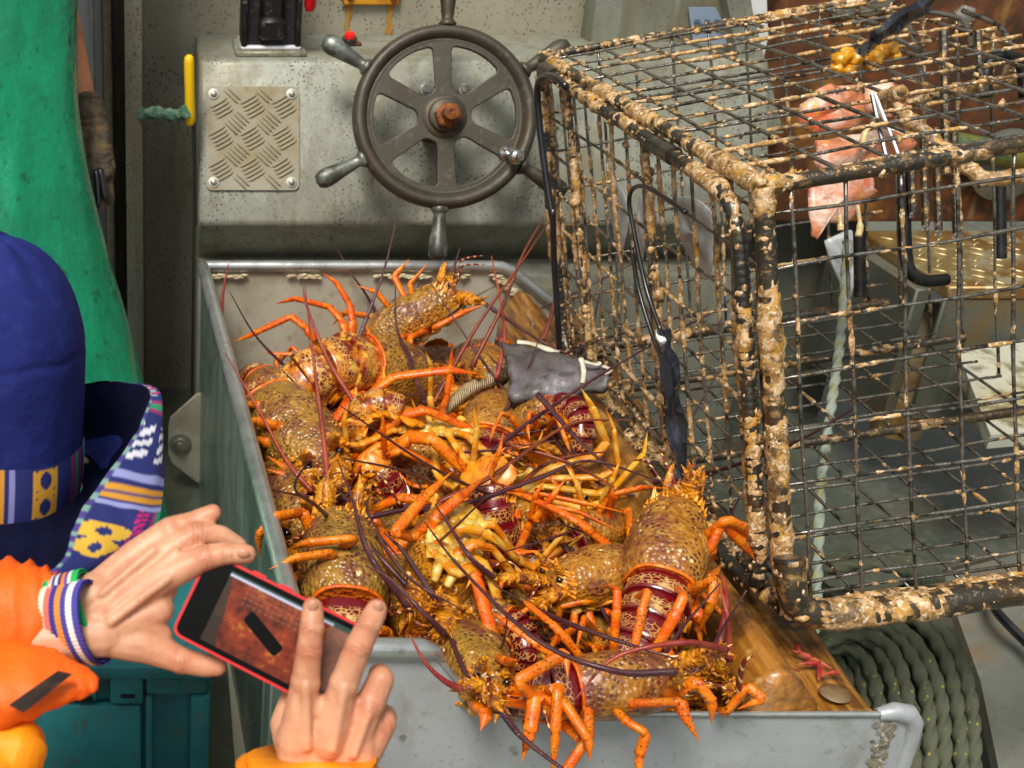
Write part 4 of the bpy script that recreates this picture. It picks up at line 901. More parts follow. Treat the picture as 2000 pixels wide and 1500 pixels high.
    for k, (an, ln_, wd) in enumerate(((0, .36, .10), (24, .37, .095), (-24, .37, .095), (46, .34, .10), (-46, .34, .10))):
        an *= flare; Tb = T @ Matrix.Rotation(R(an), 4, 'Z') @ Matrix.Translation(V((.02, 0, (.006 if k == 0 else -.008 * ((k + 1) // 2)) * 1.6)) * s) @ Matrix.Rotation(R(an * .35), 4, 'X')
        rings = []
        for i in range(11):
            t = i / 10; x = -ln_ * t; hw = wd * (.5 + .6 * min(1, t * 1.6)) * sqrt(max(0.02, 1 - max(0, (t - .72) / .30) ** 2.2)); rr = []
            for j in range(9):
                v = -1 + 2 * j / 8; rr.append((Tb @ (V((x, v * hw, .02 * (1 - v * v) + .03 * sin(t * 2.6) - .0)) * s), Tb @ (V((x, v * hw, .006 * 0 - .012 + .008 * (1 - v * v) + .03 * sin(t * 2.6))) * s)))
            rings.append([a for a, _ in rr] + [b_ for _, b_ in rr[::-1]])
        m = MB(); loft(m, rings, True); m.build('tail_blade', MATS['fan_blade'], root, 60)
    # legs
    AZ = (48, 72, 95, 116, 136)
    for i in range(5):
        for k, sy in enumerate((-1, 1)):
            idx = i * 2 + k
            if idx in nolegs: continue
            x = .80 - .15 * i; p0 = V((x, .13 * sy, -.25)) * s
            lf = s * (1.08 if i < 3 else .92)
            if legs and idx in legs:
                w_ = [loc(q) for q in legs[idx]]; pts = [p0] + w_
                rs = [.044, .050, .046, .042, .038, .03, .02][:len(pts)]; rads = [r * s * legfat for r in rs]; rads[-1] = .012 * s
            else:
                az = AZ[i] + rn.uniform(-16, 16); el = rn.uniform(5, 45) - droop
                def dv(az, el): return V((cos(R(az)) * cos(R(el)), sin(R(az)) * sy * cos(R(el)), sin(R(el))))
                p1 = p0 + dv(az, -8) * .13 * lf; p2 = p1 + dv(az, el) * .46 * lf; p3 = p2 + dv(az - rn.uniform(-10, 30), el - 25) * .17 * lf
                e2 = el - rn.uniform(45, 110); p4 = p3 + dv(az - rn.uniform(-20, 45), e2) * .38 * lf; p5 = p4 + dv(az - rn.uniform(-10, 50), e2 - rn.uniform(0, 35)) * .21 * lf
                pts = [p0] + [loc(inbin(Mx @ q + J)) for q in (p1, p2, p3, p4, p5)]; fat = 1.25 if i == 0 else 1.0; rads = [q * s * fat * .92 for q in (.046, .046, .050, .043, .036, .012)]
            m = MB(); limb(m, pts, rads, 8); m.build('leg', MATS[legm if rn.random() < .8 else 'leg_shell'], root, 60)
    LOBS.append(root); return root
def hz(px, py):       # surface of the heap (height grows to the front)
    y = onz(px, py, .97).y; return itp([(1.2, 1.025), (1.5, 1.02), (2.0, .995), (2.5, .96)], y)
def h(px, py, dz=0.0): return onz(px, py, hz(px, py) + dz)
def px3(lst): return [P(*q) for q in lst]
def A(*q): return [h(x, y, dz) for x, y, dz in q]

# back row
lobster('lobster reared up against the back wall of the bin, head to the upper right', h(735, 668, .07), P(880, 570, 2.50), roll=-22, seed=1, curl=8, tailyaw=0, fanbend=20,
    legs={0: px3([(800, 600, 2.5), (770, 540, 2.52), (800, 505, 2.52)]), 2: px3([(810, 600, 2.5), (800, 555, 2.5), (838, 512, 2.5)]), 4: px3([(760, 600, 2.5), (735, 570, 2.5), (695, 557, 2.5)]),
          1: px3([(850, 640, 2.42), (905, 610, 2.42), (945, 595, 2.4)]), 3: px3([(800, 660, 2.42), (800, 700, 2.4), (805, 725, 2.4)]), 5: px3([(780, 660, 2.42), (730, 690, 2.38), (790, 735, 2.36)])},
    ants=[px3([(882, 545, 2.50), (888, 520, 2.50), (898, 485, 2.5)]), px3([(948, 594, 2.42), (1000, 630, 2.40), (1060, 668, 2.38), (1130, 700, 2.34)])])
lobster('lobster with its amber tail flicked up, below the reared one', h(702, 712, .10), h(850, 770, -.03), roll=28, seed=2, curl=23, tail='tail_shell_amber', tailyaw=4, fanbend=10,
    ants=[px3([(694, 678, 2.33), (720, 610, 2.34), (752, 520, 2.36), (776, 420, 2.40)]), px3([(700, 800, 2.2), (640, 700, 2.25), (600, 600, 2.3), (592, 560, 2.32)])], ant_m=('antenna_purple', 'antenna_red'))
lobster('dark lobster wedged in the far left corner of the bin, tail up', h(508, 745, .0), h(590, 812, -.02), roll=10, seed=3, curl=34)
lobster('dark maroon lobster with its tail against the back wall, right of the reared one', h(935, 712, .0), h(1000, 800, -.02), roll=15, seed=4, curl=20, ant_m=('antenna_orange', 'antenna_orange'),
    ants=[px3([(920, 720, 2.3), (985, 590, 2.32), (1020, 500, 2.34), (1062, 425, 2.36)]), px3([(840, 800, 2.25), (930, 640, 2.28), (1000, 540, 2.3), (1075, 430, 2.36)])])
lobster('greyish lobster half buried behind the belly-up one in the bin', h(780, 790, -.03), h(690, 800, -.02), roll=0, seed=5, curl=15)
lobster('lobster along the left rim, legs hooked over the edge, head to the front', h(528, 800, .05), h(640, 915, .04), roll=22, seed=6, curl=20,
    legs={0: A((560, 840, .03), (535, 800, .09), (500, 790, .1), (458, 788, .12)), 2: A((560, 850, .05), (540, 832, .09), (500, 822, .1), (460, 826, .11)), 4: A((600, 900, 0), (560, 880, .04), (515, 862, .06), (470, 850, .04)),
          6: A((590, 930, 0), (560, 915, .04), (520, 890, .05)), 8: A((600, 950, 0), (560, 930, .03), (515, 915, .04))},
    ants=[px3([(610, 960, 1.95), (560, 900, 1.98), (500, 790, 2.1), (440, 690, 2.2)]), A((660, 960, .05), (700, 1000, .07), (780, 1090, .1))], ant_m=('antenna_red', 'antenna_purple'))
lobster('lobster rolled on its back with its spread tail fan folded over the belly', h(745, 870, .03), h(925, 880, .03), roll=175, seed=7, curl=37, tail='tail_shell_amber', legm='leg_pale', fanbend=8)
lobster('yellow-bellied lobster on its back in the middle of the heap, legs in the air', h(890, 1035, .06), h(845, 1170, .05), roll=165, seed=8, curl=-16, legm='leg_pale', tailyaw=0,
    legs={9: A((800, 1050, .1), (770, 1040, .13), (832, 968, .16), (884, 920, .18)), 7: A((840, 1040, .1), (850, 1010, .13), (900, 970, .15), (950, 930, .13)), 5: A((880, 1060, .1), (900, 1030, .13), (940, 1040, .12), (975, 1065, .1)),
          3: A((880, 1090, .1), (930, 1060, .12), (970, 1075, .1)), 1: A((890, 1120, .1), (935, 1105, .1), (910, 1150, .08))},
    ants=[A((870, 1240, .06), (820, 1190, .1), (760, 1130, .12), (715, 1105, .12)), A((800, 1190, .05), (720, 1080, .12), (690, 980, .12), (660, 900, .1))])
lobster('big spotted lobster nearest the phone, head away and legs over the left rim', h(676, 1195, .03), h(660, 1010, .07), roll=6, seed=9, curl=62,
    legs={1: A((620, 1060, .05), (590, 1000, .1), (535, 1010, .11), (505, 1045, .08), (508, 1092, .03)), 3: A((640, 1090, .06), (690, 1052, .13), (600, 1060, .12), (565, 1075, .08)),
          5: A((640, 1110, .05), (645, 1080, .11), (575, 1090, .11), (525, 1112, .1)), 7: A((625, 1140, .04), (640, 1085, .1), (618, 1140, .05), (595, 1165, .03))},
    ants=[A((715, 960, .05), (720, 1010, .08), (790, 1120, .1), (900, 1190, .08)), px3([(640, 930, 1.92), (630, 840, 1.98), (612, 700, 2.1), (596, 560, 2.2)])], ant_m=('antenna_purple', 'antenna_red'))
lobster('brown spotted carapace lying under the folded tail fan, eyes to the right', h(785, 935, -.02), h(905, 905, .0), roll=-10, seed=10, curl=18)
lobster('pale brown lobster pointing its spiny horns at the grey fish skin', h(955, 880, .0), h(990, 790, .0), roll=5, seed=11, curl=14, ants=[A((985, 745, .05), (990, 690, .06), (975, 640, .08)), A((1050, 800, .03), (1100, 880, .05), (1200, 960, .04), (1320, 960, .06))], ant_m=('antenna_orange', 'antenna_purple'))
lobster('lobster with a glossy maroon tail curled beside the grey fish skin', h(1085, 800, .09), h(985, 850, .0), roll=20, seed=12, curl=24, tailyaw=-5, ants=[A((1130, 900, .05), (1060, 800, .08), (1000, 740, .1), (950, 690, .1)), A((1000, 960, .05), (1080, 900, .08), (1200, 880, .1))], ant_m=('antenna_purple', 'antenna_orange'))
lobster('orange lobster lying on its side in the right middle of the heap', h(985, 985, .03), h(1090, 1050, .03), roll=140, seed=13, curl=25, legm='leg_shell',
    legs={0: A((1060, 990, .08), (1055, 965, .12), (1150, 985, .12), (1235, 1005, .1)), 2: A((1080, 1010, .08), (1062, 985, .11), (1130, 1000, .11), (1215, 1040, .09)), 4: A((1040, 1010, .07), (1010, 1080, .1), (1060, 1075, .1))})
lobster('olive carapace half hidden beside the timber rail, behind the red-tailed lobster', h(1125, 1050, .0), h(1215, 1015, -.02), roll=20, seed=14, curl=18, legs={0: A((1190, 1000, .04), (1200, 965, .09), (1255, 952, .1), (1310, 955, .08)), 2: A((1170, 1000, .04), (1195, 950, .09), (1190, 990, .06))})
lobster('side-facing lobster with a red eye whose tail passes under the red-tailed one', h(1240, 1115, .05), h(1075, 1140, .06), roll=12, seed=15, curl=22,
    legs={1: A((1120, 1230, .0), (1085, 1250, .02), (1060, 1290, .03)), 3: A((1160, 1230, .0), (1140, 1210, .05), (1120, 1290, .02))},
    ants=[A((965, 1130, .08), (920, 1090, .12), (880, 1030, .14), (850, 985, .15)), A((1045, 1190, .04), (1130, 1225, .08), (1240, 1262, .1), (1330, 1290, .1))])
lobster('red-tailed lobster beside the rail with a broken antenna, head to the pot', h(1290, 1150, .08), h(1322, 985, .13), roll=6, seed=16, curl=10, legfat=1.2, fanbend=20, tailyaw=-3,
    legs={0: A((1375, 1040, .09), (1370, 1055, .12), (1420, 1015, .17), (1452, 1030, .15), (1462, 1060, .11)), 2: A((1385, 1090, .08), (1385, 1075, .12), (1412, 1020, .16), (1450, 1060, .12), (1478, 1098, .08)),
          6: A((1345, 1160, .06), (1355, 1150, .1), (1398, 1132, .13), (1390, 1180, .1), (1362, 1240, .04)), 8: A((1345, 1165, .05), (1360, 1200, .06), (1380, 1240, .03)), 4: A((1370, 1110, .05), (1390, 1130, .06), (1410, 1100, .06)),
          1: A((1270, 1030, .06), (1262, 1010, .09), (1230, 1020, .07)), 3: A((1260, 1060, .05), (1240, 1040, .08), (1245, 1090, .05))},
    ants=[px3([(1352, 915, 1.72), (1356, 908, 1.72), (1358, 905, 1.72)]), px3([(1325, 960, 1.74), (1312, 930, 1.74), (1290, 880, 1.76)])], ant_m=('antenna_orange', 'antennule_banded'))
lobster('lobster with a yellow-blotched maroon tail, behind the side-on front one', h(995, 1215, .03), h(880, 1180, .02), roll=-8, seed=17, curl=20, tailyaw=-13, ants=[A((800, 1150, .06), (720, 1060, .1), (690, 990, .1)), A((880, 1240, .05), (915, 1320, .06), (945, 1290, .08))])
lobster('lobster squeezed behind the high front corner of the bin, facing the hole', h(790, 1130, -.03), h(850, 1235, .0), roll=-12, seed=18, curl=14, ants=[A((850, 1170, .08), (790, 1080, .1), (750, 1040, .1)), A((920, 1210, .04), (935, 1270, .06), (950, 1310, .03))])
lobster('side-on lobster lying along the front edge, legs hanging over the metal', h(1120, 1345, .045), h(1330, 1325, .055), roll=42, seed=19, curl=22, legfat=1.3,
    legs={8: px3([(1080, 1400, 1.47), (1010, 1330, 1.44), (1105, 1275, 1.46), (1110, 1330, 1.44)]), 6: px3([(1150, 1385, 1.47), (1150, 1440, 1.45), (1095, 1520, 1.45), (1085, 1560, 1.45)]), 4: px3([(1200, 1385, 1.47), (1225, 1410, 1.45), (1262, 1432, 1.44), (1248, 1475, 1.45), (1246, 1560, 1.45)]),
          2: px3([(1230, 1375, 1.46), (1330, 1370, 1.43), (1335, 1395, 1.43), (1368, 1452, 1.43)]), 0: px3([(1310, 1360, 1.45), (1360, 1330, 1.43), (1390, 1370, 1.43), (1390, 1415, 1.44)])},
    ants=[A((1320, 1312, .14), (1200, 1310, .15), (1050, 1250, .15), (900, 1110, .15), (830, 1020, .15)), A((1418, 1268, .12), (1330, 1255, .16), (1200, 1285, .14), (1120, 1370, .1))], ant_m=('antenna_purple', 'antenna_red'))
lobster('lobster facing out over the front left notch, thick antenna hanging down the metal', h(905, 1255, .0), h(955, 1345, .04), roll=-12, seed=20, curl=14, legm='leg_shell', droop=25, legfat=1.35,
    legs={2: px3([(1060, 1380, 1.47), (1045, 1360, 1.45), (1035, 1430, 1.44), (1018, 1490, 1.44)]), 4: px3([(1075, 1350, 1.47), (1090, 1345, 1.45), (1085, 1430, 1.44), (1078, 1540, 1.45)]), 6: px3([(1085, 1370, 1.46), (1100, 1370, 1.45), (1150, 1445, 1.43), (1152, 1490, 1.43)]), 3: px3([(930, 1380, 1.47), (950, 1395, 1.45), (938, 1428, 1.44)])},
    ants=[px3([(982, 1392, 1.42), (1010, 1430, 1.42), (1050, 1465, 1.41), (1110, 1510, 1.4), (1180, 1560, 1.4)]), px3([(900, 1345, 1.44), (868, 1330, 1.43), (832, 1296, 1.43), (800, 1240, 1.44)])], ant_m=('antenna_purple', 'antenna_red'))
lobster('lobster under the side-on front one, spiny antenna base by the rail', h(1250, 1290, -.09), h(1410, 1335, -.03), roll=15, seed=21, curl=14, ants=[A((1425, 1290, .05), (1420, 1200, .12), (1400, 1130, .14)), A((1440, 1370, .03), (1450, 1300, .1), (1470, 1280, .12))], ant_m=('antenna_red', 'antennule_banded'),
    legs={0: A((1420, 1390, .02), (1460, 1340, .06), (1490, 1365, .05), (1440, 1385, .03))})
lobster('dark lobster deep in the gap behind the front left facing one', h(985, 1330, -.08), h(920, 1280, -.08), roll=10, seed=22, curl=16)
# deeper layer that fills the heap
deep = [((620, 760), (700, 720), 'under the amber tail'), ((840, 760), (900, 790), 'behind the tan fish spine'), ((1150, 930), (1060, 960), 'against the inner rail board'), ((560, 1000), (640, 960), 'against the left wall beneath the spotted ones'),
        ((730, 980), (790, 1060), 'between the two belly-up lobsters'), ((1160, 1230), (1260, 1210), 'under the side-facing one'), ((1040, 1180), (960, 1130), 'under the red-eyed one'), ((735, 1090), (770, 1200), 'beside the phone'), ((930, 1000), (1010, 940), 'below the orange one'), ((1280, 1300), (1190, 1290), 'under the red tail'), ((860, 860), (960, 850), 'under the folded fan'), ((1030, 870), (1100, 820), 'below the grey fish skin'), ((1170, 900), (1110, 980), 'behind the olive carapace by the rail'), ((830, 700), (920, 730), 'behind the amber tail by the back wall'), ((1400, 1250), (1330, 1190), 'between the red-tailed one and the rail')]
for i, (j_, h_, wh_) in enumerate(deep):
    lobster('lobster mostly buried in the heap ' + wh_, h(*j_, -.085 if i < 12 else -.02), h(*h_, -.075 if i < 12 else -.015), roll=random.choice((0, 25, -30, 160)), seed=40 + i, curl=22, legm=random.choice(('leg_shell', 'leg_shell', 'leg_pale')), droop=-12)
more = [((1060, 880), (1160, 960), 12, 'olive lobster pressed between the maroon tail and the timber rail', 'leg_shell'), ((1190, 985), (1130, 900), -20, 'golden lobster behind the hero heap, feelers toward the rail log', 'leg_pale'),
        ((560, 930), (600, 1040), 35, 'orange-legged lobster between the left rim and the spotted one', 'leg_shell'), ((760, 960), (700, 900), 150, 'upturned lobster showing yellow ribs left of the folded fan', 'leg_pale'),
        ((930, 930), (860, 980), 10, 'brown lobster lying right above the yellow belly', 'leg_shell'), ((1130, 1190), (1190, 1260), -15, 'lobster below the red-eyed one, nose to the front edge', 'leg_shell'),
        ((640, 830), (740, 870), -25, 'lobster in front of the amber tail, nose to the folded fan', 'leg_shell'), ((860, 740), (790, 690), 20, 'lobster at the back between the reared one and the fish spine', 'leg_shell'),
        ((1010, 1060), (1040, 960), 155, 'upturned orange lobster in the right middle, legs to the rail', 'leg_pale')]
for i, (j_, h_, rl_, lb_, lm_) in enumerate(more):
    lobster(lb_.replace('behind the hero heap, ', 'high on the right of the heap, '), h(*j_, -.03), h(*h_, -.02), roll=rl_, seed=70 + i, curl=24, legm=lm_, legfat=.9)
# loose antennae and fish scraps in the bin
mat('fish_grey', '#4f4a47', .55, 0, [('noise', 12, .42, .62, '#7d7a88', .7), ('noise', 30, .50, .62, '#3a3533', .8), ('noise', 7, .56, .66, '#6f6258', .7)], [('noise', 40, .6, .006), ('noise', 140, .4, .002)], coat=.12)
mat('fish_white', '#b9b29a', .5, 0, [('noise', 30, .45, .65, '#e6e2d4', .8)], coat=.3)
mat('fish_bone', '#b5a076', .5, 0, [('noise', 40, .45, .65, '#8d7a54', .8)], [('wave', (70, 70, 70), .6, .006)], coat=.2)
fs = thing('fish_carcass', 'grey skinned fish frame with torn white edges lying on the lobsters', 'fish', h(1080, 720, .08))
def fsk(u, v):
    a_ = P(980, 665, 2.32).lerp(P(1190, 720, 2.18), u); b_ = P(1000, 778, 2.19).lerp(P(1188, 752, 2.13), u); p = a_.lerp(b_, v)
    return p + V((0, 0, .012 * sin(pi * v) + .012 * nz((u * 3, v * 3, 2)) + .006 * nz((u * 9, v * 9, 4)))) + V((.01 * nz((v * 6, 7, u * 2)), .012 * nz((u * 7, 3, 1)), 0))
m = MB(); m.grid(fsk, 24, 14); q = [p - V((0, 0, .012)) for p in m.v]; n0 = len(m.v); m.add(q, [tuple(i for i in f[::-1]) for f in m.f])
per = [i * 15 for i in range(25)] + [24 * 15 + j for j in range(1, 15)] + [i * 15 + 14 for i in range(23, -1, -1)] + [j for j in range(13, 0, -1)]
m.f += [(a, b_, b_ + n0, a + n0) for a, b_ in zip(per, per[1:] + per[:1])]
m.build('skin', MATS['fish_grey'], fs, 180)
for pts, r in (([(1010, 668, 2.30), (1040, 672, 2.29), (1090, 690, 2.26)], .012), ([(1135, 700, 2.16), (1140, 725, 2.14), (1138, 748, 2.12)], .007), ([(1140, 706, 2.16), (1165, 712, 2.15), (1172, 708, 2.15)], .008), ([(1178, 715, 2.15), (1192, 722, 2.14), (1180, 730, 2.14)], .007)):
    m = MB(); q = smooth_path([P(*t) for t in pts], 6); m.tube(q, [r * (.55 + .5 * abs(nz((i * .37, r * 90, 3)))) for i in range(len(q))], 8, flat=.5); m.build('torn_edge', MATS['fish_white'], fs, 180)
fb = thing('fish_spine', 'curved tan fish backbone lying across the lobsters', 'fish bone', h(930, 770, .08))
m = MB(); q = smooth_path([h(858, 815, .03), h(880, 790, .05), h(920, 758, .065), h(965, 738, .07), h(992, 728, .07)], 8); m.tube(q, [.013 * (1 + .16 * (i % 2)) * (.7 + .5 * i / len(q)) for i in range(len(q))], 9); m.build('backbone', MATS['fish_bone'], fb, 60)
m = MB(); q = smooth_path([h(965, 738, .075), h(985, 700, .08), h(1005, 705, .08), h(1008, 735, .07), h(990, 760, .06)], 6); m.tube(q, .008, 8); m.build('rib_loop', MATS['fish_bone'], fb, 60)
loose = [('antenna_red', [(432, 620, 2.62), (436, 570, 2.62), (446, 515, 2.62)]), ('antenna_orange', [(1060, 665, 2.4), (1080, 600, 2.42), (1090, 520, 2.44)]), ('antenna_red', [(970, 740, 2.3), (985, 640, 2.34), (960, 500, 2.42)]),
         ('antenna_purple', [(830, 790, 2.2), (800, 700, 2.3), (775, 640, 2.36), (772, 560, 2.4)]), ('antenna_orange', [(850, 985, 1.85), (960, 930, 1.86), (1110, 830, 1.98), (1220, 820, 2.0)]), ('antenna_purple', [(790, 990, 1.86), (900, 985, 1.85), (1050, 935, 1.86), (1150, 900, 1.9), (1290, 940, 1.84)]),
         ('antenna_red', [(1405, 1260, 1.54), (1418, 1180, 1.56), (1412, 1130, 1.6), (1395, 1125, 1.62)]), ('antenna_purple', [(720, 1010, 1.82), (800, 995, 1.82), (880, 1000, 1.82)]), ('antenna_orange', [(1000, 870, 1.95), (1100, 900, 1.92), (1200, 950, 1.86)]), ('antenna_purple', [(1050, 770, 2.05), (1130, 860, 1.98), (1210, 930, 1.9)])]
lw = ['thin red antenna standing at the far left corner of the bin', 'thin orange antenna rising past the bin edge near the pot', 'long red antenna rising from the fish bone', 'purple antenna rising between the two back lobsters', 'straight tan antenna crossing the middle of the heap', 'long purple antenna crossing toward the timber rail', 'red antenna bent at its tip over the timber rail', 'short purple antenna by the big spotted lobster', 'thin orange antenna below the fish skin', 'thick purple antenna leaning against the maroon tail']
for (mm_, q), lbl in zip(loose, lw):
    q = smooth_path([P(*t) for t in q], 9); n = len(q); m = MB(); m.tube(q, [.0042 * (1 - i / n) + .001 for i in range(n)], 7)
    tag(m.build('loose_antenna', MATS[mm_], None, 180), lbl, 'antenna', 'loose antennae')
# ------------------------------------------------------------------ people
def baked(name, mb, m, parent, vox, smooth=4, kind=None, ang=180):
    """join overlapping forms into one continuous skin"""
    org = worldpos(parent); me = mb.mesh(name + '_raw', m, 180, org); o = bpy.data.objects.new(name + '_raw', me); COL.objects.link(o)
    r = o.modifiers.new('r', 'REMESH'); r.mode = 'VOXEL'; r.voxel_size = vox; r.use_smooth_shade = True
    sm = o.modifiers.new('s', 'SMOOTH'); sm.iterations = smooth; sm.factor = .5
    bpy.context.view_layer.update(); dg = bpy.context.evaluated_depsgraph_get()
    ne = bpy.data.meshes.new_from_object(o.evaluated_get(dg)); bpy.data.objects.remove(o); ne.name = name
    ne.materials.clear(); ne.materials.append(m); ne.polygons.foreach_set('use_smooth', [True] * len(ne.polygons))
    n = bpy.data.objects.new(name, ne); COL.objects.link(n); n.parent = parent
    return n
def cap(mb, a, b_, r0, r1, n=12, flat=None, ref=None):
    a, b_ = V(a), V(b_); d = (b_ - a); L = max(d.length, 1e-6); d = d / L
    pts = [a - d * r0 * .95, a - d * r0 * .6, a - d * r0 * .1]; rs = [r0 * .25, r0 * .8, r0 * .995]
    for i in range(1, 5): pts.append(a.lerp(b_, i / 5)); rs.append(r0 + (r1 - r0) * i / 5)
    pts += [b_ + d * r1 * .1, b_ + d * r1 * .6, b_ + d * r1 * .95]; rs += [r1 * .995, r1 * .8, r1 * .25]
    mb.tube(pts, rs, n, flat=flat, ref=ref)
def chain(mb, pts, rs):
    pts = [P(*p) if len(p) == 3 else p for p in pts]
    for i in range(len(pts) - 1): cap(mb, pts[i], pts[i+1], rs[i] / 1000, rs[i+1] / 1000)
mat('skin', '#c9936c', .42, 0, attr='Col', layers=[('noise', 26, .46, .62, '#b8785a', .5), ('noise', 80, .52, .66, '#dcb28e', .5), ('noise', 12, .55, .68, '#b9644a', .45), ('noise', 160, .58, .7, '#a86c50', .4)], bump=[('noise', 420, .25, .001), ('noise', 120, .15, .002)], sss=.12, spec=.4)
mat('nail', '#c99478', .28, 0, coat=.3)
mat('orange_cloth', '#f25c02', .6, 0, [('noise', 6, .45, .65, '#f57204', .6)], [('noise', 12, .35, .02), ('noise', 320, .3, .001)])
mat('yellow_orange_cloth', '#f48a02', .6, 0, [('noise', 6, .45, .65, '#f7a206', .7)], [('noise', 12, .3, .02), ('noise', 320, .3, .001)])
mat('velcro', '#241712', .9, 0, [('noise', 90, .45, .65, '#3a2a20', .8)], [('noise', 300, .6, .002)])
ph = thing('person', 'photographer in a blue woven hat and orange jacket, holding up a red phone', 'person', P(-160, 1500, 1.25))
# body: head, neck, torso, arms, hands as one skin
m = MB(); r_ = random.Random(2)
# left hand
chain(m, [(185, 1150, 1.075), (265, 1082, 1.078), (332, 1034, 1.08), (376, 1019, 1.08), (416, 1001, 1.078)], [14, 13, 11.5, 9.5, 8])
chain(m, [(185, 1180, 1.068), (300, 1092, 1.068), (386, 1042, 1.068), (432, 1047, 1.07), (466, 1068, 1.072)], [15, 13, 11, 9.6, 8.6])
chain(m, [(185, 1210, 1.06), (318, 1128, 1.055), (402, 1089, 1.05), (444, 1080, 1.046), (482, 1082, 1.044)], [15, 14, 11.5, 10, 8.6])
chain(m, [(188, 1235, 1.06), (310, 1190, 1.06)], [17, 14]); chain(m, [(190, 1215, 1.065), (322, 1150, 1.065)], [16, 12])
chain(m, [(195, 1245, 1.06), (285, 1258, 1.062), (352, 1289, 1.058), (400, 1300, 1.056), (425, 1303, 1.056)], [16, 17, 11.5, 10, 8])
chain(m, [(285, 1215, 1.06), (318, 1240, 1.06)], [14, 9])
chain(m, [(190, 1160, 1.07), (90, 1195, 1.07), (-160, 1290, 1.08)], [20, 22, 26]); chain(m, [(200, 1235, 1.06), (90, 1245, 1.06), (-160, 1310, 1.08)], [22, 23, 26])
for pp in ([(200, 1160, 1.052), (300, 1075, 1.058)], [(215, 1190, 1.046), (345, 1078, 1.052)], [(215, 1215, 1.042), (330, 1128, 1.042)]): chain(m, pp, [4.5, 4])
for (x, y, d, r) in ((332, 1036, 1.078, 12), (388, 1044, 1.067, 11.6), (402, 1089, 1.048, 12), (444, 1081, 1.045, 10.3), (352, 1289, 1.057, 12.2)): m.blob(P(x, y, d), r / 1000, sub=3, jit=0)
for (x, y, d, r) in ((597, 1332, .993, 12.6), (672, 1335, .990, 12.6), (722, 1376, .998, 13), (604, 1270, .984, 11.1), (700, 1264, .981, 11.6), (610, 1226, .980, 10.4), (721, 1220, .979, 10.5)): m.blob(P(x, y, d), r / 1000, sub=3, jit=0)
for pp in ([(597, 1340, .982), (600, 1460, .992)], [(672, 1345, .98), (650, 1465, .988)], [(722, 1385, .988), (690, 1475, .992)]): chain(m, pp, [4.5, 4])
# right hand
chain(m, [(575, 1450, 1.005), (596, 1335, .995), (603, 1275, .985), (609, 1225, .98), (611, 1187, .985)], [15, 12, 10.6, 10.2, 8.8])
chain(m, [(640, 1450, 1.0), (670, 1340, .992), (698, 1268, .982), (722, 1218, .98), (736, 1190, .985)], [15, 12, 11.2, 10.2, 8.8])
chain(m, [(690, 1450, 1.005), (722, 1378, 1.0), (744, 1326, .998), (742, 1318, 1.03)], [14, 12.5, 11, 10])
chain(m, [(715, 1470, 1.01), (748, 1412, 1.01), (752, 1398, 1.035)], [13, 11.5, 10])
chain(m, [(570, 1455, 1.02), (556, 1415, 1.04), (575, 1350, 1.055)], [15, 13, 10])
for x0, x1 in ((572, 590), (620, 625), (665, 660), (705, 690)): chain(m, [(x0, 1440, 1.008), (x1, 1560, 1.01)], [15, 17])
chain(m, [(610, 1380, 1.0), (650, 1385, 1.0)], [11, 11]); chain(m, [(655, 1390, 1.0), (705, 1400, 1.004)], [11, 12])
chain(m, [(600, 1540, 1.01), (590, 1700, 1.0), (380, 2050, .98)], [26, 30, 42]); chain(m, [(675, 1540, 1.01), (660, 1700, 1.0), (400, 2050, .98)], [26, 30, 42])
chain(m, [(390, 2050, .98), (-90, 1800, 1.22)], [44, 52])
chain(m, [(-160, 1315, 1.06), (-230, 1200, 1.30)], [30, 50])
sh1, sh2 = P(-290, 1200, 1.32), P(-90, 1800, 1.22); hd = P(-12, 830, 1.27); pel = V((-.52, .72, .80))
tor = (sh1 + sh2) / 2
cap(m, sh1, sh2, .06, .06); cap(m, tor, pel, .15, .15, 16); cap(m, tor + V((0, 0, .0)), hd + V((0, 0, -.14)), .06, .055)
cap(m, hd + V((0, 0, .0)), hd + V((0, .015, -.10)), .082, .065, 16)
m.blob(hd + V((.085, .035, -.075)), (.014, .014, .02), sub=2, jit=0)          # nose side
for s_ in (-1, 1): m.blob(hd + V((-.01, .02 * s_ * 4, -.06)), (.02, .012, .03), sub=2, jit=0)
for s_ in (-1, 1): cap(m, pel + V((.05 * s_, .06 * s_, 0)), pel + V((.25 + .05 * s_, .14 * s_ + .1, -.12)), .085, .065); cap(m, pel + V((.25 + .05 * s_, .14 * s_ + .1, -.12)), pel + V((-.08, .1 * s_, -.16)), .06, .045)
bd = baked('body', m, MATS['skin'], ph, .0019, 5)
# crease shade painted over the joints, redder knuckles and finger ends (colour per vertex)
JNT = [((385, 1042, 1.062), (432, 1047, 1.07), 1, 13), ((402, 1089, 1.046), (444, 1080, 1.046), 1, 13), ((444, 1081, 1.042), (482, 1082, 1.044), .8, 11), ((376, 1019, 1.076), (416, 1001, 1.078), .8, 11), ((352, 1289, 1.05), (400, 1300, 1.056), .9, 14),
       ((604, 1272, .976), (609, 1225, .98), 1, 13), ((609, 1226, .974), (611, 1187, .985), .8, 12), ((699, 1266, .974), (722, 1218, .98), 1, 13), ((722, 1219, .973), (736, 1190, .985), .8, 12), ((722, 1378, .99), (744, 1326, .998), 1, 14), ((748, 1412, 1.0), (752, 1390, 1.03), .8, 13)]
JL = [(P(*a) - V(ph.location), (P(*b_) - P(*a)).normalized(), k, r / 1000) for a, b_, k, r in JNT]
TIP = [P(*q) - V(ph.location) for q in ((486, 1082, 1.044), (611, 1180, .985), (738, 1182, .985), (420, 1000, 1.078), (428, 1304, 1.056), (742, 1320, 1.0))]
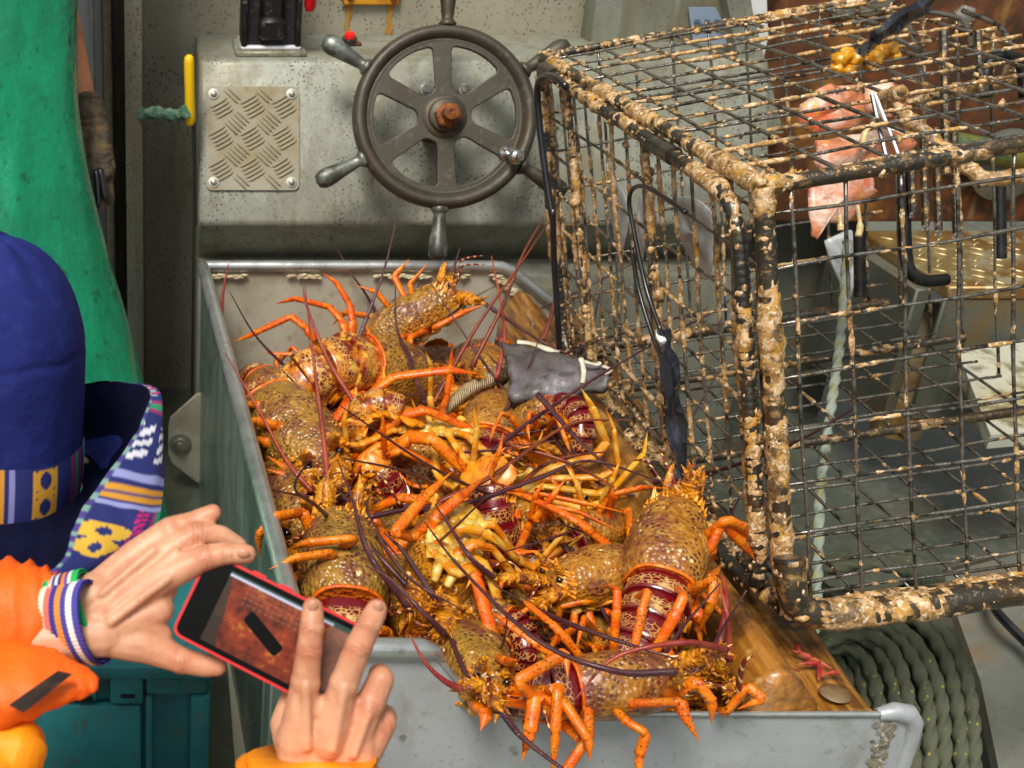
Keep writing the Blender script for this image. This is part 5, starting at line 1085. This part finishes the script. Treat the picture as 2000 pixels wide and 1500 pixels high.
bme = bd.data; ca = bme.color_attributes.new('Col', 'FLOAT_COLOR', 'POINT'); SK, RD, DK = V(lin('#cf9c7c')), V(lin('#c87a5c')), V(lin('#8a5238')); cols = []
bme.calc_loop_triangles(); nrm_ = [V(v.normal) for v in bme.vertices]
for v in bme.vertices:
    c = SK.copy(); red = 0; crs = 0
    if v.co.x > .10 or v.co.x > -.2:
        for (jp, jd, k, r) in JL:
            dv_ = v.co - jp
            if dv_.length_squared < (r * 2.1) ** 2:
                t = dv_.dot(jd); red = max(red, k * math.exp(-(dv_.length / (r * 1.3)) ** 2))
                for t0, a_ in ((-.0042, .7), (-.0008, 1.0), (.0028, .8)): crs = max(crs, a_ * k * math.exp(-((t - t0 - .0007 * sin(dv_.length * 700)) / .0010) ** 2) * math.exp(-((dv_.length) / (r * 1.15)) ** 4))
        for tp in TIP:
            dd_ = (v.co - tp).length
            if dd_ < .03: red = max(red, .8 * math.exp(-(dd_ / .014) ** 2))
    c = c.lerp(RD, min(1, red * .75)); c = c.lerp(DK, min(1, crs * .6)); cols += [*c, 1]
    if crs > .05: v.co = v.co - nrm_[v.index] * crs * .0008
ca.data.foreach_set('color', cols)
# nails
for (x, y, d, ax) in ((476, 1081, 1.034, V((1, 0, 0))), (611, 1184, .9755, V((0, 0, 1))), (738, 1186, .976, V((.4, 0, 1)))):
    m = MB(); c = P(x, y, d); m.blob(c, (.0042, .0022, .0055) if abs(ax.z) > .5 else (.0055, .0022, .0042), sub=3, jit=0); m.build('nail', MATS['nail'], ph, 180)
# jacket
def sleeve(name, pts, rs, mt, seed, flat=None, n=28):
    q = smooth_path([P(*p) for p in pts], 12); k = len(q); rr = []
    for i in range(k): rr.append(itp([(j, r / 1000) for j, r in enumerate(rs)], i / 12))
    mm = MB(); mm.tube(q, rr, n, flat=flat)
    cs = [V() for _ in q]
    for i in range(k):
        for j in range(n):
            p = mm.v[i*n+j]; d_ = (p - q[i]); f = 1 + .10 * nz((i * .16, j * .35, seed)) + .13 * (abs(nz((i * .30 + 1.5 * nz((j * .3, seed, 1)), cos(2*pi*j/n) * 1.2, sin(2*pi*j/n) * 1.2 + seed))) - .25) + .03 * sin(i * .9 + 2.2 * sin(j * .45 + seed)) ; mm.v[i*n+j] = q[i] + d_ * f
    return mm.build(name, MATS[mt], ph, 180)
sleeve('sleeve', [(-260, 1240, 1.16), (-120, 1235, 1.10), (0, 1212, 1.09), (70, 1207, 1.085), (112, 1206, 1.085)], [84, 68, 54, 47, 41], 'orange_cloth', 3)
cf = sleeve('storm_cuff', [(-300, 1330, 1.10), (-120, 1330, 1.06), (40, 1330, 1.03), (130, 1332, 1.02), (178, 1334, 1.018), (192, 1334, 1.018)], [92, 66, 47, 24, 12, 6], 'orange_cloth', 8, flat=.6)
q = [P(18, 1378, .975), P(112, 1312, .983), (P(140, 1318, .985)), P(46, 1392, .972)]; m = MB(); m.prism(q, FW * .004); m.build('velcro_tab', MATS['velcro'], cf)
sleeve('sleeve', [(604, 1484, 1.0), (604, 1500, 1.0), (600, 1560, 1.0), (580, 1700, 1.0), (390, 2080, .98), (-90, 1810, 1.22)], [52, 56, 60, 66, 78, 90], 'yellow_orange_cloth', 5)
sleeve('jacket_front', [(60, 1480, 1.0), (20, 1470, 1.02), (-80, 1500, 1.06), (-300, 1600, 1.2)], [16, 32, 60, 110], 'yellow_orange_cloth', 6)
m = MB(); cap(m, tor + V((-.06, 0, .02)), pel, .17, .17, 24); cap(m, sh1, sh2, .085, .085); m.build('jacket', MATS['orange_cloth'], ph, 180)
m = MB()
for s_ in (-1, 1): cap(m, pel + V((.05 * s_, .06 * s_, -.02)), pel + V((.25 + .05 * s_, .14 * s_ + .1, -.13)), .10, .075); cap(m, pel + V((.25 + .05 * s_, .14 * s_ + .1, -.13)), pel + V((-.08, .1 * s_, -.17)), .072, .06)
m.build('trousers', mat('dark_trousers', '#22262e', .8, 0, bump=[('noise', 40, .4, .01)]), ph, 180)
# knitted cuff: striped rings
mat('knit', '#ffffff', .85, 0, attr='Col', bump=[('noise', 400, .5, .001)])
STR = ['#1e8a4c', '#1fa25a', '#e8dccb', '#2d2f7a', '#c9c4d8', '#1c1f4e', '#e07a2a', '#4a3f9a', '#d6cfc0', '#18a24e', '#1aa858']
STR2 = ['#1f7a3c', '#e2d4bf', '#d86a5a', '#2d2f86', '#e08a30', '#3f3f96', '#efe8dc', '#45409a']
def cuff(name, a, b_, r, cols, bell):
    a, b_ = V(a), V(b_); d = (b_ - a).normalized(); e1 = V((0, 0, 1)); e1 = (e1 - d * e1.dot(d)).normalized(); e2 = d.cross(e1); mm = MB(); nv = len(cols) * 5
    def f(u, v):
        an = 2 * pi * u; rr = r * (1 + bell * v + .02 * cos(an * 60)); return a.lerp(b_, v) + e1 * cos(an) * rr * 1.05 + e2 * sin(an) * rr * .72
    mm.grid(f, 180, nv, True, col=lambda u, v: cols[min(len(cols) - 1, int(v * len(cols)))])
    n0 = len(mm.v)
    def g(u, v):
        p = f(u, 1 - v * .5); c = a.lerp(b_, 1 - v * .5); return c + (p - c) * .93
    mm.grid(g, 180, 6, True, col=lambda u, v: cols[-1]); 
    return mm.build(name, MATS['knit'], ph, 180)
cuff('knitted_cuff', P(118, 1208, 1.075), P(186, 1192, 1.066), .0375, STR, .02)
cuff('knitted_cuff', P(100, 1220, 1.07), P(188, 1215, 1.05), .0355, STR2, .05)

# hat ---------------------------------------------------------------------
NAVY = '#222c70'
mat('hat_cloth', NAVY, .8, 0, [('noise', 5, .42, .65, '#1b2458', .7), ('noise', 60, .5, .7, '#2a377e', .6)], [('noise', 9, .25, .03), ('noise', (500, 500, 500), .5, .001)], spec=.15)
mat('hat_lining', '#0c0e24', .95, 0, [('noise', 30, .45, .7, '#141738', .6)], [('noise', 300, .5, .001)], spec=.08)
mat('hat_weave', '#ffffff', .8, 0, attr='Col', bump=[('noise', 330, .5, .001)])
HC = P(-22, 900, 1.265); HR = .0975
hatp = bpy.data.objects.new('hat', None); COL.objects.link(hatp); hatp.parent = ph; hatp.location = HC - V(ph.location)
tilt = Matrix.Rotation(R(-3), 3, 'X') @ Matrix.Rotation(R(4), 3, 'Y')
def crown(u, v):      # v: 0 seam top .. 1 band
    a = 2 * pi * u; hgt = (.105 + .134 * sin(R(90) * (1 - v / .7)) if v < .7 else .105 - .075 * (v - .7) / .3); r = max(.0004, .0955 * cos(R(90) * (1 - v / .7)) ** .92) if v < .7 else .0955 + .002 * (v - .7) / .3
    r *= 1 + .035 * nz((cos(a) * 1.3, sin(a) * 1.3, hgt * 9)) + .015 * nz((cos(a) * 4, sin(a) * 4, hgt * 22)); hgt += .006 * nz((cos(a) * 2, sin(a) * 2, 3 + v))
    if abs(v - .6) < .010: r *= .985
    return HC + tilt @ V((cos(a) * r, sin(a) * r, hgt))
m = MB(); m.grid(crown, 96, 84, True); m.build('crown', MATS['hat_cloth'], hatp, 180)
def bandcol(u, v):
    # x runs to the right from the point facing the lens (degrees), v upward
    x = ((u * 360 - 270 + 180) % 360) - 180
    if 4 < x < 9.5 or 10.6 < x < 15.5 or -60 < x < -52: return '#d99a2e' if (int(x * 4) % 5) else '#3a3a78'
    if 18 < x < 21.5: return '#8b8fd0'
    if 32 < x < 50 and .04 < v < .96:
        t = v * 2.0; w_ = abs(sin(t * pi)); e = (x - 41) / 8.5
        if abs(abs(e) - w_ * .8) < .30 or abs(e) > .82 or (.46 < v < .54): return '#e0a736'
        return NAVY
    if 63 < x < 68 or 73 < x < 78: return '#8a2f6c'
    if 69 < x < 71.5: return '#2a9a72'
    if 84 < x < 90: return '#86c0ae'
    if -40 < x < -24: return '#b52a66' if sin(x * 1.6 + v * 9) > 0 else NAVY
    if -80 < x < -68: return '#e0a736'
    return NAVY
def band(u, v):
    a = 2 * pi * u; c0 = crown(u, 1); r = .0985 + .0015 * sin(v * pi)
    wob = 1 + .035 * nz((cos(a) * 1.3, sin(a) * 1.3, .03 * 9))
    return HC + tilt @ V((cos(a) * r * wob, sin(a) * r * wob, -.022 + .058 * v + .003 * sin(a * 3)))
m = MB(); m.grid(band, 540, 30, True, col=bandcol); m.build('hat_band', MATS['hat_weave'], hatp, 180)
# brim: edge line and outer bulge given round the head
EDGE = [(170, 750, 1.36), (230, 747, 1.36), (288, 760, 1.33), (284, 805, 1.28), (243, 880, 1.22), (182, 962, 1.17), (142, 1030, 1.13), (124, 1092, 1.10), (60, 1132, 1.08), (0, 1142, 1.08), (-120, 1130, 1.10), (-260, 1060, 1.16), (-330, 960, 1.26), (-320, 860, 1.36), (-220, 800, 1.44), (-60, 775, 1.46), (70, 760, 1.42)]
OUT = [(172, 765, 1.38), (240, 758, 1.38), (297, 765, 1.35), (312, 830, 1.31), (321, 900, 1.27), (316, 985, 1.23), (296, 1045, 1.19), (215, 1100, 1.15), (122, 1150, 1.12), (0, 1172, 1.11), (-120, 1165, 1.12), (-275, 1090, 1.17), (-350, 985, 1.27), (-340, 885, 1.37), (-230, 820, 1.46), (-60, 795, 1.48), (70, 778, 1.44)]
E_ = smooth_path([P(*q) for q in EDGE + EDGE[:1]], 16); O_ = smooth_path([P(*q) for q in OUT + OUT[:1]], 16); NB = len(E_) - 1
def basept(i):
    # nearest band foot in direction of the edge point
    d = E_[i] - HC; a = atan2(d.y, d.x); return HC + tilt @ V((cos(a) * .0985, sin(a) * .0985, -.02))
def lining(u, v):
    i = int(u * NB + .5) % NB; a = basept(i); b_ = E_[i]; p = a.lerp(b_, v); return p + V((0, 0, -.030 * sin(pi * v) + .004 * nz(p, 30)))
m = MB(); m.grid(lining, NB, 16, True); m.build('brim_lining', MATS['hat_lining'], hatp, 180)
def brimcol(u, v):
    x = u * 17; 
    if v < .06: return '#7fa8a0' if sin(u * 300) > .2 else '#4a3f8a'
    if 1.6 < x < 2.35: return '#b5307a' if sin(x * 26 + v * 3) > .3 else (NAVY if v > .25 else '#7fb0a8')
    if 2.35 < x < 3.2: 
        if abs(x - 2.75) < .07: return '#2a9a72'
        return '#9a3576' if abs(x - 2.75) < .22 else NAVY
    if 3.25 < x < 4.15 and v < .85:
        return '#dfe2ee' if (abs((x * 7 + v * 4) % 2 - 1) < .55 and .15 < (v * 2.2 % 1) < .75) else NAVY
    if 4.4 < x < 4.62: return '#9aa0d8'
    if 4.7 < x < 5.05: return '#d99a2e' if abs(x - 4.87) > .04 else '#54487a'
    if 5.1 < x < 5.2: return '#9aa0d8'
    if 5.7 < x < 6.7 and v < .62:
        e = (v - .3) / .3; w_ = abs(sin((x - 5.7) * pi * 2)); return '#e2b53e' if abs(abs(e) - w_ * .75) < .42 else NAVY
    if 5.2 < x < 7.1 and .58 < v < .80: return '#d01f7a' if sin(x * 34 + v * 20) > -.2 else NAVY
    if 5.2 < x < 7.2 and v > .84: return '#2a8a5e' if v > .92 else '#93307a'
    if 7.4 < x < 7.9: return '#a32a6a' if sin(x * 60) > 0 else '#2a8a62'
    if x > 7.9: return '#5a3f7a' if int(x * 9) % 4 else '#7d5a8a'
    return NAVY
def brim(u, v):
    i = int(u * NB + .5) % NB; a, b_ = E_[i], O_[i]; p = a.lerp(b_, min(1, v * 1.0)); c = (a + b_) / 2; outw = (c - HC); outw.z = 0; outw.normalize()
    return p + outw * .010 * sin(pi * v) + V((0, 0, .003 * nz(p, 40)))
m = MB(); m.grid(brim, NB, 40, True, col=brimcol); m.build('brim', MATS['hat_weave'], hatp, 180)
def under(u, v):
    i = int(u * NB + .5) % NB; a = O_[i]; b_ = basept(i) + V((0, 0, -.012)); p = a.lerp(b_, v); return p + V((0, 0, -.012 * sin(pi * v)))
m = MB(); m.grid(under, NB, 10, True); m.build('brim_underside', MATS['hat_cloth'], hatp, 180)

# phone -------------------------------------------------------------------
TL, TR_, BLp = P(424, 1083, 1.052), P(748, 1243, 1.016), P(334, 1236, 1.046)
ex, ey = (TR_ - TL), (TL - BLp); lx, ly = ex.length, ey.length; ex.normalize(); ey = (ey - ex * ey.dot(ex)).normalized(); ez = ex.cross(ey)
if ez.dot(FW) > 0: ez = -ez
pc = BLp + ex * lx / 2 + ey * ly / 2; PM = Matrix((ex, ey, ez)).transposed()
pho = thing('phone', 'black phone in a red case held up over the bin, camera view on its screen', 'phone', pc)
def rrect(w_, h_, r): return [tuple(q) for q in rounded([(-w_/2, -h_/2, 0), (w_/2, -h_/2, 0), (w_/2, h_/2, 0), (-w_/2, h_/2, 0)], r, 6)]
def pslab(name, w_, h_, r, z0, z1, m_, cx=0, cy=0, rot=0, par=None):
    Rm = Matrix.Rotation(rot, 3, 'Z'); mm = MB(); mm.prism([pc + PM @ (Rm @ V(q) + V((cx, cy, z0))) for q in rrect(w_, h_, r)], PM @ V((0, 0, z1 - z0))); return mm.build(name, MATS[m_], par or pho, 40)
mat('phone_red', '#c40a12', .42, 0, spec=.3)
mat('phone_glass', '#040404', .2, 0, spec=.1)
pslab('case', lx, ly, .010, -.006, .0036, 'phone_red')
pslab('bezel', lx - .005, ly - .005, .008, .0036, .0042, 'phone_glass')
mat('screen_image', '#ffffff', .22, 0, attr='Col', emit=.16, spec=.2)
SW, SH = lx - .034, ly - .014
import colorsys
def scr(u, v):
    x, y = u, v; n = nz((x * 7, y * 4, 1)) + .6 * nz((x * 22, y * 12, 4)) + .35 * nz((x * 60, y * 32, 9))
    c = V((.15, .022, .006)) * (1 + .9 * n)
    if n > .55: c = V((.28, .10, .012))
    if y > .62 and .15 < x < .62 and (abs((x * 22) % 1 - .5) < .32 and abs((y * 14) % 1 - .5) < .3): c = V((.14, .055, .03)) * (1 + .3 * n)
    e = (x - .62) * .9 - (y - .6) * .1
    if x > .78: c = V((.16, .07, .045)) * (1 + .4 * n)
    if x < .12 - .10 * y + .02 * n: c = V((.035, .02, .012))
    if y < .12 + .25 * (x < .15) : c *= .7
    if y > .93: c = V((.35, .38, .5)) if y < .965 and x < .8 else V((.02, .05, .04))
    return tuple(max(.004, k) for k in c)
m = MB(); m.grid(lambda u, v: pc + PM @ V((.008 + (u - .5) * SW, (v - .5) * SH, .0046)), 160, 84, col=scr); m.build('screen', MATS['screen_image'], pho, 180)
pslab('screen_pill', .040, .0115, .0035, .0048, .0051, 'phone_glass', -.006, -.004, R(-24))
for k in range(3): pslab('side_button', .012, .003, .001, -.002, .002, 'phone_red', -.03 + .025 * k, ly/2 + .0003)

# fisherman in green oilskins ------------------------------------------------
mat('oilskin', '#007f58', .2, 0, [('noise', 4, .42, .60, '#005c40', .6), ('noise', (12, 12, 5), .56, .7, '#0a9268', .6), ('noise', 55, .62, .70, '#02503a', .7), ('noise', 17, .60, .68, '#02402b', .7)], [('noise', 5, .5, .03), ('noise', (14, 14, 4), .35, .012)], coat=.3, rvar=.12)
gd = 2.18; gx = ony(-30, 300, 1.95).x
gm = thing('person', 'fisherman in wet green oilskins standing left of the helm, gloved arm down', 'person', V((gx, 2.1, .55)))
RIGHT = [(-700, 100), (0, 152), (110, 150), (220, 155), (330, 172), (420, 192), (520, 218), (640, 254), (760, 283), (870, 305), (960, 322), (1100, 345), (1500, 400)]
def apron(u, v):
    py = -1100 + v * 2700; rx = itp(RIGHT, py); lx_ = -330 - max(0, py) * .05 if py > 100 else -330; c = P((rx + lx_) / 2, py, gd); rad = (rx - lx_) / 2 / FPX * gd; a = 2 * pi * u
    fold = 1 + .03 * nz((cos(a) * 2.2, sin(a) * 2.2, v * 7)) + .02 * nz((cos(a) * 5, sin(a) * 5, v * 16)) + .012 * sin(a * 9 + v * 11) * max(0, v - .35)
    f2 = 1 + .14 * nz((cos(a) * 1.6, v * 5 + cos(a) * 2, 4)) + .09 * nz((cos(a) * 5 + v * 6, v * 11, 8)) + .025 * nz((cos(a) * 12 + v * 9, v * 30, 2)); return c + V((cos(a) * rad, sin(a) * rad * .62 * fold * f2, 0))
def apz(u, v):
    p = apron(u, v); return p
m = MB(); m.grid(apz, 120, 130, True); m.build('oilskin_apron', MATS['oilskin'], gm, 180)
m = MB(); hip = P(-90, -1300, gd)
cap(m, P(-90, -1000, gd), P(-90, -1750, gd), .15, .16, 18); cap(m, P(-90, -1750, gd), P(-90, -2150, gd), .07, .06); cap(m, P(-90, -2250, gd), P(-90, -2420, gd), .09, .085)
cap(m, P(60, -1600, 2.25), P(50, -700, 2.32), .055, .05); cap(m, P(50, -700, 2.32), P(98, -40, 2.34), .05, .042); cap(m, P(98, -40, 2.34), P(158, 200, 2.34), .042, .030); cap(m, P(158, 200, 2.34), P(182, 300, 2.34), .03, .028)
cap(m, P(-300, -1600, gd), P(-360, -200, gd), .055, .04)
baked('body', m, MATS['skin_tan'] if 'skin_tan' in MATS else mat('skin_tan', '#dd9466', .5, 0, [('noise', 18, .45, .65, '#b26c45', .7)], [('noise', 120, .3, .002)]), gm, .006, 3)
mat('work_glove', '#6d604c', .85, 0, [('noise', 30, .42, .58, '#2e2a26', .85), ('noise', (10, 10, 60), .5, .66, '#98784a', .7)], [('wave', (12, 12, 120), .5, .003), ('noise', 160, .5, .002)])
m = MB(); cap(m, P(170, 215, 2.325), P(178, 260, 2.325), .037, .036, 16); cap(m, P(178, 260, 2.325), P(190, 330, 2.32), .036, .036, 16); cap(m, P(180, 330, 2.32), P(186, 405, 2.31), .020, .016); cap(m, P(203, 325, 2.325), P(213, 390, 2.33), .014, .012)
cap(m, P(170, 330, 2.32), P(172, 410, 2.3), .017, .014); baked('glove', m, MATS['work_glove'], gm, .004, 2)
m = MB(); 
for (a, b_) in (((188, 338), (192, 400)), ((196, 335), (204, 385))): cap(m, P(*a, 2.285), P(*b_, 2.285), .008, .006)
m.build('glove_fingertips', MATS['black_rubber'], gm, 180)
m = MB()
for s_ in (-1, 1): m.box((gx + .1 + .12 * s_, 1.95, .63), (.12, .3, .16), bev=.04, seg=3)
m.build('boots', MATS['black_rubber'], gm)
for o in bpy.data.objects:
    if '_local' in o: del o['_local']
